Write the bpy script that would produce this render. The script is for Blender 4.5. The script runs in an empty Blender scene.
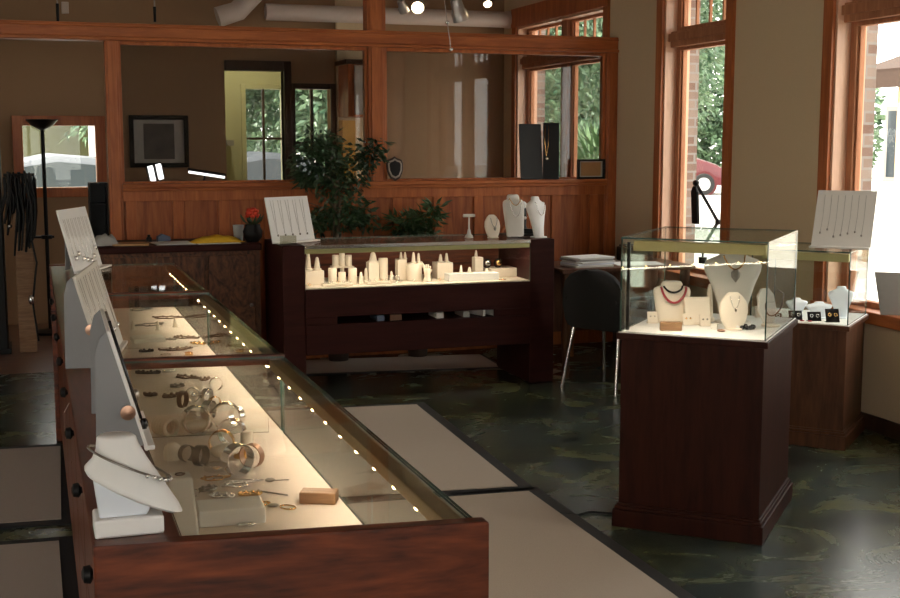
import bpy, math, random
from mathutils import Vector, Matrix, Euler
random.seed(7)
PI = math.pi
D = bpy.data
scene = bpy.context.scene
COL = scene.collection
V3 = Vector

# ------------------------------------------------------------------ camera maths (floor plan from the photo)
FPX, HOR, VPX, EYE = 1240.0, 140.0, 30.0, 1.62
PITCH = math.atan((299 - HOR) / FPX)
YAW = math.atan((450 - VPX) / (FPX / math.cos(PITCH)))
FW = V3((math.sin(YAW) * math.cos(PITCH), math.cos(YAW) * math.cos(PITCH), -math.sin(PITCH)))
RT = V3((math.cos(YAW), -math.sin(YAW), 0))
UP = RT.cross(FW)
CAM = V3((0, 0, EYE))

def ray(u, v):
    return FW + RT * ((u - 450) / FPX) - UP * ((v - 299) / FPX)

def at(u, v, z):
    d = ray(u, v)
    return CAM + d * ((z - EYE) / d.z)

def aty(u, v, y):
    d = ray(u, v)
    return CAM + d * (y / d.y)

cam_d = D.cameras.new('camera')
cam = D.objects.new('camera', cam_d)
COL.objects.link(cam)
cam.location = CAM
cam.rotation_euler = (PI / 2 - PITCH, 0, -YAW)
cam_d.sensor_width = 36
cam_d.lens = FPX / 900 * 36
cam_d.clip_start = 0.05
cam_d.clip_end = 400
scene.camera = cam

# ------------------------------------------------------------------ materials
def new_mat(name):
    m = D.materials.new(name)
    m.use_nodes = True
    nt = m.node_tree
    b = nt.nodes['Principled BSDF']
    return m, nt, b

def plain(name, col, rough=0.5, metal=0.0, spec=0.5, bump=0.0, var=0.06, scale=40, coat=0.0):
    m, nt, b = new_mat(name)
    N, L = nt.nodes, nt.links
    b.inputs['Roughness'].default_value = rough
    b.inputs['Metallic'].default_value = metal
    b.inputs['Specular IOR Level'].default_value = spec
    b.inputs['Coat Weight'].default_value = coat
    tc = N.new('ShaderNodeTexCoord')
    no = N.new('ShaderNodeTexNoise')
    no.inputs['Scale'].default_value = scale
    no.inputs['Detail'].default_value = 4
    L.new(tc.outputs['Object'], no.inputs['Vector'])
    mx = N.new('ShaderNodeMix')
    mx.data_type = 'RGBA'
    mx.inputs[6].default_value = (*[max(0, c * (1 - var)) for c in col], 1)
    mx.inputs[7].default_value = (*[min(1, c * (1 + var)) for c in col], 1)
    L.new(no.outputs['Fac'], mx.inputs[0])
    L.new(mx.outputs[2], b.inputs['Base Color'])
    if bump:
        bp = N.new('ShaderNodeBump')
        bp.inputs['Strength'].default_value = bump
        bp.inputs['Distance'].default_value = 0.005
        L.new(no.outputs['Fac'], bp.inputs['Height'])
        L.new(bp.outputs['Normal'], b.inputs['Normal'])
    return m

def wood(name, c1, c2, axis='Z', rough=0.35, scale=1.0, coat=0.2, swirl=1.0, spec=0.3):
    m, nt, b = new_mat(name)
    N, L = nt.nodes, nt.links
    tc = N.new('ShaderNodeTexCoord')
    mp = N.new('ShaderNodeMapping')
    s = [9 * scale] * 3
    s['XYZ'.index(axis)] = 0.9 * scale
    if name.startswith('burl'):
        s = [5.5, 5.5, 3.0]
    mp.inputs['Scale'].default_value = s
    L.new(tc.outputs['Object'], mp.inputs['Vector'])
    n1 = N.new('ShaderNodeTexNoise')
    n1.inputs['Scale'].default_value = 1.6
    n1.inputs['Detail'].default_value = 6
    n1.inputs['Distortion'].default_value = swirl
    L.new(mp.outputs['Vector'], n1.inputs['Vector'])
    n2 = N.new('ShaderNodeTexNoise')
    n2.inputs['Scale'].default_value = 9
    n2.inputs['Detail'].default_value = 8
    L.new(mp.outputs['Vector'], n2.inputs['Vector'])
    ma = N.new('ShaderNodeMath')
    ma.operation = 'MULTIPLY_ADD'
    ma.inputs[1].default_value = 0.35
    L.new(n2.outputs['Fac'], ma.inputs[0])
    mb = N.new('ShaderNodeMath')
    mb.operation = 'MULTIPLY'
    mb.inputs[1].default_value = 0.65
    L.new(n1.outputs['Fac'], mb.inputs[0])
    L.new(mb.outputs[0], ma.inputs[2])
    cr = N.new('ShaderNodeValToRGB')
    cr.color_ramp.elements[0].position = 0.36
    cr.color_ramp.elements[0].color = (*c1, 1)
    cr.color_ramp.elements[1].position = 0.64
    cr.color_ramp.elements[1].color = (*c2, 1)
    L.new(ma.outputs[0], cr.inputs['Fac'])
    L.new(cr.outputs['Color'], b.inputs['Base Color'])
    b.inputs['Roughness'].default_value = rough
    b.inputs['Specular IOR Level'].default_value = spec
    b.inputs['Coat Weight'].default_value = coat
    b.inputs['Coat Roughness'].default_value = 0.18
    return m

def glass(name, tint=(0.97, 0.99, 0.975), ior=1.45, gain=1.0):
    m = D.materials.new(name)
    m.use_nodes = True
    nt = m.node_tree
    N, L = nt.nodes, nt.links
    N.clear()
    out = N.new('ShaderNodeOutputMaterial')
    mix = N.new('ShaderNodeMixShader')
    f0 = ((ior - 1) / (ior + 1)) ** 2
    ge = N.new('ShaderNodeNewGeometry')
    dt = N.new('ShaderNodeVectorMath')
    dt.operation = 'DOT_PRODUCT'
    L.new(ge.outputs['Normal'], dt.inputs[0])
    L.new(ge.outputs['Incoming'], dt.inputs[1])
    ab = N.new('ShaderNodeMath')
    ab.operation = 'ABSOLUTE'
    L.new(dt.outputs['Value'], ab.inputs[0])
    om = N.new('ShaderNodeMath')
    om.operation = 'SUBTRACT'
    om.inputs[0].default_value = 1.0
    L.new(ab.outputs[0], om.inputs[1])
    pw = N.new('ShaderNodeMath')
    pw.operation = 'POWER'
    pw.inputs[1].default_value = 5.0
    L.new(om.outputs[0], pw.inputs[0])
    fr = N.new('ShaderNodeMath')
    fr.operation = 'MULTIPLY_ADD'
    fr.inputs[1].default_value = (1 - f0) * .5
    fr.inputs[2].default_value = f0 * .6
    L.new(pw.outputs[0], fr.inputs[0])
    tr = N.new('ShaderNodeBsdfTransparent')
    tr.inputs['Color'].default_value = (*tint, 1)
    gl = N.new('ShaderNodeBsdfGlossy')
    gl.inputs['Roughness'].default_value = 0.015
    L.new(fr.outputs[0], mix.inputs[0])
    L.new(tr.outputs[0], mix.inputs[1])
    L.new(gl.outputs[0], mix.inputs[2])
    L.new(mix.outputs[0], out.inputs[0])
    return m

def emit(name, col, strength):
    m = D.materials.new(name)
    m.use_nodes = True
    nt = m.node_tree
    nt.nodes.clear()
    out = nt.nodes.new('ShaderNodeOutputMaterial')
    e = nt.nodes.new('ShaderNodeEmission')
    e.inputs[0].default_value = (*col, 1)
    e.inputs[1].default_value = strength
    nt.links.new(e.outputs[0], out.inputs[0])
    return m

def floor_mat():
    m, nt, b = new_mat('stained_concrete')
    N, L = nt.nodes, nt.links
    tc = N.new('ShaderNodeTexCoord')
    mp = N.new('ShaderNodeMapping')
    mp.inputs['Scale'].default_value = (1.0, 1.35, 1)
    mp.inputs['Rotation'].default_value = (0, 0, -0.32)
    L.new(tc.outputs['Object'], mp.inputs['Vector'])
    a = N.new('ShaderNodeTexNoise')
    a.inputs['Scale'].default_value = 2.2
    a.inputs['Detail'].default_value = 7
    a.inputs['Roughness'].default_value = 0.62
    a.inputs['Distortion'].default_value = 1.4
    L.new(mp.outputs[0], a.inputs['Vector'])
    c = N.new('ShaderNodeValToRGB')
    e = c.color_ramp.elements
    e[0].position, e[0].color = 0.34, (0.008, 0.010, 0.010, 1)
    e[1].position, e[1].color = 0.72, (0.150, 0.145, 0.032, 1)
    x = e.new(0.47); x.color = (0.026, 0.034, 0.022, 1)
    x = e.new(0.58); x.color = (0.085, 0.095, 0.042, 1)
    L.new(a.outputs['Fac'], c.inputs['Fac'])
    n2 = N.new('ShaderNodeTexNoise')
    n2.inputs['Scale'].default_value = 1.3
    n2.inputs['Detail'].default_value = 3
    L.new(mp.outputs[0], n2.inputs['Vector'])
    r2 = N.new('ShaderNodeValToRGB')
    r2.color_ramp.elements[0].position = 0.45
    r2.color_ramp.elements[1].position = 0.62
    L.new(n2.outputs['Fac'], r2.inputs['Fac'])
    mx = N.new('ShaderNodeMix')
    mx.data_type = 'RGBA'
    mx.inputs[7].default_value = (0.060, 0.085, 0.095, 1)
    mm = N.new('ShaderNodeMath')
    mm.operation = 'MULTIPLY'
    mm.inputs[1].default_value = 0.4
    b.inputs['Specular IOR Level'].default_value = 0.38
    L.new(r2.outputs[0], mm.inputs[0])
    L.new(mm.outputs[0], mx.inputs[0])
    L.new(c.outputs['Color'], mx.inputs[6])
    L.new(mx.outputs[2], b.inputs['Base Color'])
    rr = N.new('ShaderNodeMapRange')
    rr.inputs['To Min'].default_value = 0.24
    rr.inputs['To Max'].default_value = 0.30
    L.new(a.outputs['Fac'], rr.inputs['Value'])
    L.new(rr.outputs[0], b.inputs['Roughness'])
    return m

def brick_mat():
    m, nt, b = new_mat('brick')
    N, L = nt.nodes, nt.links
    tc = N.new('ShaderNodeTexCoord')
    sp = N.new('ShaderNodeSeparateXYZ')
    L.new(tc.outputs['Object'], sp.inputs[0])
    ad = N.new('ShaderNodeMath')
    ad.operation = 'ADD'
    L.new(sp.outputs['X'], ad.inputs[0])
    L.new(sp.outputs['Y'], ad.inputs[1])
    cb = N.new('ShaderNodeCombineXYZ')
    L.new(ad.outputs[0], cb.inputs['X'])
    L.new(sp.outputs['Z'], cb.inputs['Y'])
    br = N.new('ShaderNodeTexBrick')
    br.inputs['Scale'].default_value = 1.0
    br.inputs['Brick Width'].default_value = 0.21
    br.inputs['Row Height'].default_value = 0.066
    br.inputs['Mortar Size'].default_value = 0.008
    br.inputs['Color1'].default_value = (0.16, 0.095, 0.072, 1)
    br.inputs['Color2'].default_value = (0.27, 0.215, 0.18, 1)
    br.inputs['Mortar'].default_value = (0.25, 0.23, 0.21, 1)
    L.new(cb.outputs[0], br.inputs['Vector'])
    L.new(br.outputs['Color'], b.inputs['Base Color'])
    b.inputs['Roughness'].default_value = 0.9
    return m

def leaf_mat(name, c1, c2):
    m, nt, b = new_mat(name)
    N, L = nt.nodes, nt.links
    g = N.new('ShaderNodeTexCoord')
    no = N.new('ShaderNodeTexNoise')
    no.inputs['Scale'].default_value = 3.0
    no.inputs['Detail'].default_value = 6
    L.new(g.outputs['Object'], no.inputs['Vector'])
    r = N.new('ShaderNodeValToRGB')
    r.color_ramp.elements[0].position = 0.35
    r.color_ramp.elements[1].position = 0.65
    r.color_ramp.elements[0].color = (*c1, 1)
    r.color_ramp.elements[1].color = (*c2, 1)
    L.new(no.outputs['Fac'], r.inputs['Fac'])
    L.new(r.outputs['Color'], b.inputs['Base Color'])
    b.inputs['Roughness'].default_value = 0.45
    b.inputs['Transmission Weight'].default_value = 0.0
    b.inputs['Subsurface Weight'].default_value = 0.0
    return m

M = {}
M['wall'] = plain('tan_paint', (0.61, 0.465, 0.295), 0.85, bump=0.15, scale=120, var=0.04)
M['wall_low'] = plain('grey_paint', (0.42, 0.37, 0.33), 0.85, bump=0.1, scale=120, var=0.04)
M['wall_brown'] = plain('brown_paint', (0.31, 0.185, 0.10), 0.85, scale=90, var=0.04)
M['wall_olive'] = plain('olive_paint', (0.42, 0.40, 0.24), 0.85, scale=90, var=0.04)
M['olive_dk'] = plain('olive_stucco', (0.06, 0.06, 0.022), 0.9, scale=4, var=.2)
M['ceil'] = plain('ceiling_paint', (0.40, 0.33, 0.28), 0.9, scale=60)
M['floor'] = floor_mat()
M['floor_wood'] = wood('brown_floor', (0.12, 0.05, 0.03), (0.20, 0.085, 0.045), 'X', 0.35)
M['trim'] = wood('cherry_trim', (0.29, 0.074, 0.020), (0.48, 0.145, 0.042), 'Z', 0.45, 1.0, 0.06)
M['trim_y'] = wood('cherry_trim_y', (0.29, 0.074, 0.020), (0.48, 0.145, 0.042), 'Y', 0.45, 1.0, 0.06)
M['trim_x'] = wood('cherry_trim_x', (0.29, 0.074, 0.020), (0.48, 0.145, 0.042), 'X', 0.45, 1.0, 0.06)
M['sash'] = wood('sash_wood', (0.32, 0.125, 0.060), (0.48, 0.215, 0.11), 'Z', 0.6, 1.0, 0.0, 1.0, 0.2)
M['jamb'] = wood('lit_jamb_wood', (0.58, 0.33, 0.21), (0.70, 0.43, 0.29), 'Z', 0.4, 1.0, 0.2)  # paler than the trim, skylight on the jambs put into the colour
M['wains'] = wood('wainscot_ply', (0.22, 0.055, 0.018), (0.40, 0.125, 0.040), 'Z', 0.5, 0.7, 0.05, 2.5)
M['mahog'] = wood('dark_mahogany', (0.020, 0.0055, 0.004), (0.042, 0.011, 0.007), 'Z', 0.5, 1.2, 0.0, 1.0, 0.12)
M['mahog_x'] = wood('red_mahogany_x', (0.045, 0.010, 0.005), (0.22, 0.050, 0.016), 'X', 0.42, 0.8, 0.08, 2.2)
M['mahog_y'] = wood('red_mahogany_y', (0.075, 0.020, 0.010), (0.17, 0.045, 0.022), 'Y', 0.34, 1.0, 0.12)
M['mahog_dk'] = wood('black_mahogany', (0.026, 0.007, 0.006), (0.042, 0.011, 0.009), 'X', 0.5, 1.0, 0.0, 1.0, 0.10)
M['ped2'] = wood('brown_mahogany', (0.065, 0.024, 0.010), (0.13, 0.050, 0.022), 'Z', 0.5, 1.2, 0.05)
M['burl'] = wood('burl_veneer', (0.035, 0.014, 0.008), (0.16, 0.062, 0.030), 'Z', 0.45, 0.7, 0.06, 5.0)
M['deck'] = plain('cream_suede', (0.72, 0.61, 0.52), 0.9, var=0.05, scale=25)
M['cream'] = plain('cream_leatherette', (0.80, 0.70, 0.58), 0.7, var=0.03)
M['white'] = plain('white_leatherette', (0.82, 0.80, 0.78), 0.6, var=0.02)
M['offwhite'] = plain('offwhite_linen', (0.70, 0.66, 0.60), 0.8, var=0.03)
M['bluewhite'] = plain('white_acrylic', (0.78, 0.82, 0.90), 0.3, var=0.01)
M['greyboard'] = plain('grey_board', (0.26, 0.26, 0.27), 0.7, var=0.03)
M['beigemat'] = plain('beige_carpet', (0.42, 0.36, 0.31), 0.95, bump=0.3, scale=220, var=0.08)
M['blackrub'] = plain('black_rubber', (0.012, 0.012, 0.015), 0.7)
M['black'] = plain('black_plastic', (0.010, 0.009, 0.009), 0.45, spec=0.2)
M['blackfab'] = plain('black_fabric', (0.008, 0.008, 0.009), 0.8)
M['chrome'] = plain('chrome', (0.75, 0.76, 0.78), 0.18, 1.0, var=0.0)
M['silver'] = plain('silver', (0.82, 0.80, 0.78), 0.16, 1.0, var=0.02)
M['darksil'] = plain('oxidised_silver', (0.30, 0.27, 0.24), 0.3, 1.0, var=0.1)
M['gold'] = plain('gold', (0.80, 0.50, 0.20), 0.2, 1.0, var=0.02)
M['bronze'] = plain('bronze_strip', (0.34, 0.25, 0.10), 0.35, 1.0, var=0.03)
M['brass'] = plain('olive_brass', (0.42, 0.36, 0.17), 0.4, 0.7, var=0.03)
M['copper'] = plain('copper', (0.44, 0.26, 0.18), 0.32, 1.0, var=0.05)
M['stone_br'] = plain('brown_stone_beads', (0.13, 0.065, 0.035), 0.4, var=0.3, scale=90)
M['red'] = plain('red_beads', (0.30, 0.015, 0.025), 0.3)
M['blackbead'] = plain('black_beads', (0.02, 0.018, 0.02), 0.25)
M['tanwood'] = wood('tan_block', (0.22, 0.11, 0.05), (0.36, 0.20, 0.10), 'X', 0.5, 3)
M['glass'] = glass('case_glass')
M['winglass'] = glass('window_glass', (0.96, 0.97, 0.96))
M['partglass'] = glass('partition_glass', (0.78, 0.78, 0.78), 1.5)
M['glassedge'] = plain('glass_edge', (0.05, 0.10, 0.085), 0.15, var=0.02)
M['paper'] = plain('paper', (0.75, 0.75, 0.74), 0.8, var=0.02)
M['greypaper'] = plain('grey_paper', (0.38, 0.38, 0.36), 0.8, var=0.1)
M['yellow'] = plain('yellow_cloth', (0.85, 0.52, 0.03), 0.85, var=0.1)
M['yellowwood'] = plain('lit_yellow_panel', (0.62, 0.33, 0.07), 0.6, var=0.08)  # lit wood post, the light on it is in the yellow
M['redpetal'] = plain('red_petal', (0.80, 0.07, 0.03), 0.6)
M['leaf'] = leaf_mat('ficus_leaf', (0.012, 0.030, 0.010), (0.040, 0.085, 0.028))
M['leaf2'] = leaf_mat('low_plant_leaf', (0.020, 0.045, 0.015), (0.060, 0.12, 0.04))
M['treeleaf'] = leaf_mat('tree_leaf', (0.035, 0.085, 0.045), (0.16, 0.24, 0.13))
M['palmleaf'] = leaf_mat('palm_leaf', (0.035, 0.09, 0.03), (0.12, 0.20, 0.08))
M['bark'] = plain('bark', (0.12, 0.085, 0.055), 0.9, bump=0.6, scale=25, var=0.3)
M['clay'] = plain('clay_pot', (0.05, 0.03, 0.02), 0.8)
M['soil'] = plain('soil', (0.02, 0.015, 0.01), 0.95)
M['brick'] = brick_mat()
M['pave'] = plain('pale_pavement', (0.55, 0.53, 0.49), 0.9, scale=3, var=0.06)
M['stucco'] = plain('white_stucco', (0.72, 0.68, 0.62), 0.9)
M['stucco_tan'] = plain('tan_stucco', (0.55, 0.40, 0.24), 0.9)
M['rooftile'] = plain('brown_roof', (0.05, 0.027, 0.018), 0.9, scale=12, var=0.3)
M['carred'] = plain('car_red_shaded', (0.085, 0.004, 0.008), 0.3, coat=0.2, var=0.01)  # darkened so the shade of the trees is in the colour
M['carwhite'] = plain('car_silver', (0.10, 0.11, 0.125), 0.45, coat=0.0, var=0.01)
M['carglass'] = plain('car_glass', (0.03, 0.04, 0.05), 0.08)
M['tyre'] = plain('tyre', (0.012, 0.012, 0.012), 0.8)
M['hub'] = plain('hubcap', (0.6, 0.6, 0.62), 0.3, 0.8)
M['ductwhite'] = plain('white_duct', (0.62, 0.52, 0.46), 0.6, var=0.03)
M['greymetal'] = plain('brushed_nickel', (0.42, 0.38, 0.35), 0.35, 0.8, var=0.04)
M['bulb'] = emit('warm_bulb', (1.0, 0.62, 0.26), 45)
M['spotbulb'] = emit('spot_lens', (1.0, 0.80, 0.5), 12)
M['tube'] = emit('fluorescent_tube', (1.0, 1.0, 0.97), 2.2)
M['acrylic'] = glass('clear_acrylic', (0.80, 0.80, 0.72), 1.6)
M['photo'] = plain('dark_print', (0.10, 0.085, 0.075), 0.5, scale=9, var=0.9)
M['greymount'] = plain('grey_mount', (0.26, 0.24, 0.22), 0.7)
M['palemount'] = plain('pale_mount', (0.45, 0.42, 0.38), 0.7)
M['goldpaper'] = plain('gold_certificate', (0.42, 0.24, 0.10), 0.5, var=0.1)
M['darkwood'] = wood('dark_frame_wood', (0.03, 0.015, 0.010), (0.06, 0.03, 0.018), 'Z', 0.4)
M['blueplastic'] = plain('blue_grey_plastic', (0.10, 0.13, 0.20), 0.5)
M['cabpale'] = plain('pale_cabinet_door', (0.40, 0.34, 0.28), 0.6)

# ------------------------------------------------------------------ mesh builder
class MB:
    def __init__(self):
        self.v, self.f, self.m = [], [], []
        self.M = Matrix.Identity(4)
        self.mi = 0

    def at(self, mat):
        self.M = mat
        return self

    def add(self, vs, fs, mi=None):
        o = len(self.v)
        self.v += [self.M @ V3(p) for p in vs]
        self.f += [tuple(i + o for i in f) for f in fs]
        self.m += [self.mi if mi is None else mi] * len(fs)
        return self

    def box(self, a, b):
        x0, y0, z0 = [min(p, q) for p, q in zip(a, b)]
        x1, y1, z1 = [max(p, q) for p, q in zip(a, b)]
        vs = [(x0, y0, z0), (x1, y0, z0), (x1, y1, z0), (x0, y1, z0), (x0, y0, z1), (x1, y0, z1), (x1, y1, z1), (x0, y1, z1)]
        return self.add(vs, [(3, 2, 1, 0), (4, 5, 6, 7), (0, 1, 5, 4), (1, 2, 6, 5), (2, 3, 7, 6), (3, 0, 4, 7)])

    def cbox(self, c, s):
        return self.box([p - q / 2 for p, q in zip(c, s)], [p + q / 2 for p, q in zip(c, s)])

    def pane(self, a, b):
        """thin glass slab: narrow faces take material slot 1"""
        s = [abs(p - q) for p, q in zip(a, b)]
        t = s.index(min(s))
        o = len(self.f)
        self.box(a, b)
        for i, ax in enumerate((2, 2, 1, 0, 1, 0)):
            self.m[o + i] = 0 if ax == t else 1
        return self

    def prism(self, poly, d, axis='Y'):
        """poly of (a, b) extruded d along axis. Y: a=x b=z; X: a=y b=z; Z: a=x b=y"""
        n = len(poly)
        P = {'Y': lambda a, b, t: (a, t, b), 'X': lambda a, b, t: (t, a, b), 'Z': lambda a, b, t: (a, b, t)}[axis]
        vs = [P(a, b, d[0]) for a, b in poly] + [P(a, b, d[1]) for a, b in poly]
        fs = [tuple(range(n))[::-1], tuple(range(n, 2 * n))]
        fs += [(i, (i + 1) % n, n + (i + 1) % n, n + i) for i in range(n)]
        return self.add(vs, fs)

    def loft(self, rings, cap=True, closed=True):
        n = len(rings[0])
        vs = [p for r in rings for p in r]
        fs = []
        for k in range(len(rings) - 1):
            for i in range(n if closed else n - 1):
                j = (i + 1) % n
                fs.append((k * n + i, k * n + j, (k + 1) * n + j, (k + 1) * n + i))
        if cap:
            fs.append(tuple(range(n))[::-1])
            fs.append(tuple((len(rings) - 1) * n + i for i in range(n)))
        return self.add(vs, fs)

    def lathe(self, prof, c=(0, 0, 0), n=20):
        rings = [[(c[0] + r * math.cos(2 * PI * i / n), c[1] + r * math.sin(2 * PI * i / n), c[2] + z) for i in range(n)] for r, z in prof]
        return self.loft(rings)

    def cyl(self, p, q, r, n=12, r2=None):
        return self.tube([p, q], r, n, r2)

    def tube(self, pts, r, n=8, r2=None, closed=False):
        pts = [V3(p) for p in pts]
        k = len(pts)
        rings = []
        nrm = None
        for i, p in enumerate(pts):
            if closed:
                t = pts[(i + 1) % k] - pts[i - 1]
            else:
                t = pts[min(i + 1, k - 1)] - pts[max(i - 1, 0)]
            t = t.normalized() if t.length > 1e-9 else V3((0, 0, 1))
            if nrm is None:
                nrm = t.orthogonal().normalized()
            else:
                nrm = (nrm - t * nrm.dot(t))
                nrm = nrm.normalized() if nrm.length > 1e-6 else t.orthogonal().normalized()
            bn = t.cross(nrm)
            rr = r if r2 is None else r + (r2 - r) * i / (k - 1)
            rings.append([p + (nrm * math.cos(2 * PI * j / n) + bn * math.sin(2 * PI * j / n)) * rr for j in range(n)])
        if closed:
            rings.append(rings[0])
            return self.loft(rings, cap=False)
        return self.loft(rings)

    def sphere(self, c, r, n=12, s=(1, 1, 1)):
        rings = []
        for k in range(1, n // 2 + 1):
            a = PI * k / (n // 2 + 1)
            rings.append([(c[0] + r * s[0] * math.sin(a) * math.cos(2 * PI * i / n), c[1] + r * s[1] * math.sin(a) * math.sin(2 * PI * i / n), c[2] - r * s[2] * math.cos(a)) for i in range(n)])
        return self.loft(rings)

    def torus(self, c, R, r, axis='Z', n=24, m=8, s=(1, 1)):
        P = {'Z': lambda a: (c[0] + R * s[0] * math.cos(a), c[1] + R * s[1] * math.sin(a), c[2]),
             'Y': lambda a: (c[0] + R * s[0] * math.cos(a), c[1], c[2] + R * s[1] * math.sin(a)),
             'X': lambda a: (c[0], c[1] + R * s[0] * math.cos(a), c[2] + R * s[1] * math.sin(a))}[axis]
        return self.tube([P(2 * PI * i / n) for i in range(n)], r, m, closed=True)

    def band(self, R, w, t, a0=0.35, a1=2 * PI - 0.35, n=26, taper=0.0):
        """open bangle of width w round the z axis, lying from z=0 to w"""
        rings = []
        for i in range(n + 1):
            f = i / n
            a = a0 + (a1 - a0) * f
            ww = w * (1 - taper * abs(2 * f - 1) ** 2)
            z0 = (w - ww) / 2
            c, s = math.cos(a), math.sin(a)
            rings.append([((R - t) * c, (R - t) * s, z0), (R * c, R * s, z0), ((R + t * .3) * c, (R + t * .3) * s, z0 + ww / 2), (R * c, R * s, z0 + ww), ((R - t) * c, (R - t) * s, z0 + ww)])
        return self.loft(rings)

ROOT_M = {}
SKEW = False

def link(name, me=None):
    o = D.objects.new(name, me)
    COL.objects.link(o)
    return o

def mesh(name, mb, mats, parent=None, loc=None, rot=None, bevel=0.0, smooth=None, world=False, seg=2):
    """mb coordinates are local to the object, or in the room when world is set"""
    if not isinstance(mats, (list, tuple)):
        mats = [mats]
    me = D.meshes.new(name)
    vs = mb.v
    if SKEW:
        vs = [V3((p.x, p.y + .035 - .12 * (p.x - .07), p.z)) for p in vs]
    if world:
        inv = Matrix.Identity(4)
        if parent is not None:
            inv = ROOT_M[parent.name].inverted()
        elif loc is not None:
            inv = Matrix.Translation(V3(loc)).inverted()
        vs = [inv @ p for p in vs]
    me.from_pydata([tuple(p) for p in vs], [], mb.f)
    for i, mn in enumerate(mats):
        me.materials.append(M[mn] if isinstance(mn, str) else mn)
    if len(mats) > 1:
        me.polygons.foreach_set('material_index', mb.m)
    me.validate()
    me.update()
    o = link(name, me)
    if parent is not None:
        o.parent = parent
    if loc is not None:
        o.location = loc
    if rot is not None:
        o.rotation_euler = rot
    ml = Matrix.Translation(V3(o.location)) @ o.rotation_euler.to_matrix().to_4x4()
    ROOT_M[o.name] = (ROOT_M[parent.name] @ ml) if parent is not None else ml
    if smooth is not None:
        me.polygons.foreach_set('use_smooth', [True] * len(me.polygons))
        if smooth > 0:
            try:
                me.set_sharp_from_angle(angle=math.radians(smooth))
            except Exception:
                pass
    if bevel:
        md = o.modifiers.new('bevel', 'BEVEL')
        md.width = bevel
        md.segments = seg
        md.limit_method = 'ANGLE'
    return o

def empty(name, loc, rz=0.0):
    o = link(name)
    o.location = loc
    o.rotation_euler = (0, 0, rz)
    o.empty_display_size = 0.1
    ROOT_M[o.name] = Matrix.Translation(V3(loc)) @ Matrix.Rotation(rz, 4, 'Z')
    return o

def tag(o, label, cat, group=None, kind=None):
    o['label'] = label
    o['category'] = cat
    if group:
        o['group'] = group
    if kind:
        o['kind'] = kind
    return o

def struct(o, label=None):
    o['kind'] = 'structure'
    if label:
        o['label'] = label
        o['category'] = o.name.split('_')[0].split('.')[0]
    return o

def Tr(x, y, z):
    return Matrix.Translation(V3((x, y, z)))

def Rz(a):
    return Matrix.Rotation(a, 4, 'Z')

def Rx(a):
    return Matrix.Rotation(a, 4, 'X')

def Ry(a):
    return Matrix.Rotation(a, 4, 'Y')

ORD = ['first', 'second', 'third', 'fourth', 'fifth', 'sixth', 'seventh', 'eighth', 'ninth', 'tenth', 'eleventh', 'twelfth']

# ------------------------------------------------------------------ room shell
XW = 4.42          # inner face of the window wall
YP = 9.05          # glazed partition
YB = 11.5          # back wall of the workshop
CZ = 3.3           # ceiling
XL = -4.2
YF = -3.2

mb = MB().box((XL, YF, -0.1), (XW + .2, YP, 0))
struct(mesh('floor', mb, 'floor'), 'mottled dark green stained concrete floor')
mb = MB().box((XL, YP, -0.1), (XW + .2, YB + .12, 0)).box((1.2, YB + .12, -.1), (2.8, 13.72, 0))
struct(mesh('floor_workshop', mb, 'floor_wood'), 'reddish brown workshop floor behind the partition')
mb = MB().box((XL - .2, YF - .2, CZ), (XW + .48, YB + .14, CZ + .15)).box((1.2, YB + .14, CZ), (2.8, 13.75, CZ + .15))
struct(mesh('ceiling', mb, 'ceil'), 'shop ceiling')
LW_ = [(2.2, 3.6), (5.2, 6.6)]
mb = MB()
py = YF
for a, b in LW_:
    mb.box((XL - .2, py, 0), (XL, a, CZ)).box((XL - .2, a, 0), (XL, b, .8)).box((XL - .2, a, 2.35), (XL, b, CZ))
    py = b
mb.box((XL - .2, py, 0), (XL, YB + .12, CZ))
struct(mesh('wall_left', mb, 'wall'), 'plain left wall of the shop')
FW_ = [(-4.0, -1.55), (-1.25, 1.2)]
mb = MB()
px = XL
for a, b in FW_:
    mb.box((px, YF - .2, 0), (a, YF, CZ)).box((a, YF - .2, 0), (b, YF, .75)).box((a, YF - .2, 2.75), (b, YF, CZ))
    px = b
mb.box((px, YF - .2, 0), (XW + .2, YF, CZ))
struct(mesh('wall_front', mb, 'wall'), 'plain wall at the front of the shop')

ZS, ZH = 0.67, 2.68
WINS = [  # y0, y1, mullions, lites per half
    (9.24, 11.15, [10.19], 4),
    (7.36, 8.24, [], 4),
    (4.25, 6.19, [5.22], 4),
    (2.10, 3.10, [], 4),
    (-0.90, 1.00, [0.05], 4)]
mb = MB()
ys = sorted([(a, b) for a, b, *_ in WINS])
prev = YF
for a, b in ys:
    mb.box((XW, prev, 0), (XW + .2, a, CZ))
    mb.box((XW, a, 0), (XW + .2, b, ZS - .07))
    mb.box((XW, a, ZH), (XW + .2, b, CZ))
    prev = b
mb.box((XW, prev, 0), (XW + .2, YB + .12, CZ))
struct(mesh('wall_right', mb, 'wall'), 'tan plaster window wall on the right')
mb = MB()
prev = YF
for a, b in ys:
    a2, b2 = a + .01, b - .01
    mb.box((XW + .2, prev, 0), (XW + .285, a2, CZ))
    mb.box((XW + .2, a2, 0), (XW + .285, b2, ZS - .1))
    mb.box((XW + .2, a2, ZH + .0), (XW + .285, b2, CZ))
    prev = b2
mb.box((XW + .2, prev, 0), (XW + .285, YB + .12, CZ))
struct(mesh('wall_exterior', mb, 'brick'), 'brick outer face of the window wall')
mb = MB().box((XW - .016, YF, 0), (XW, YP - .07, 0.09))
struct(mesh('baseboard_right', mb, 'darkwood', bevel=.004), 'dark baseboard under the right windows')

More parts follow.
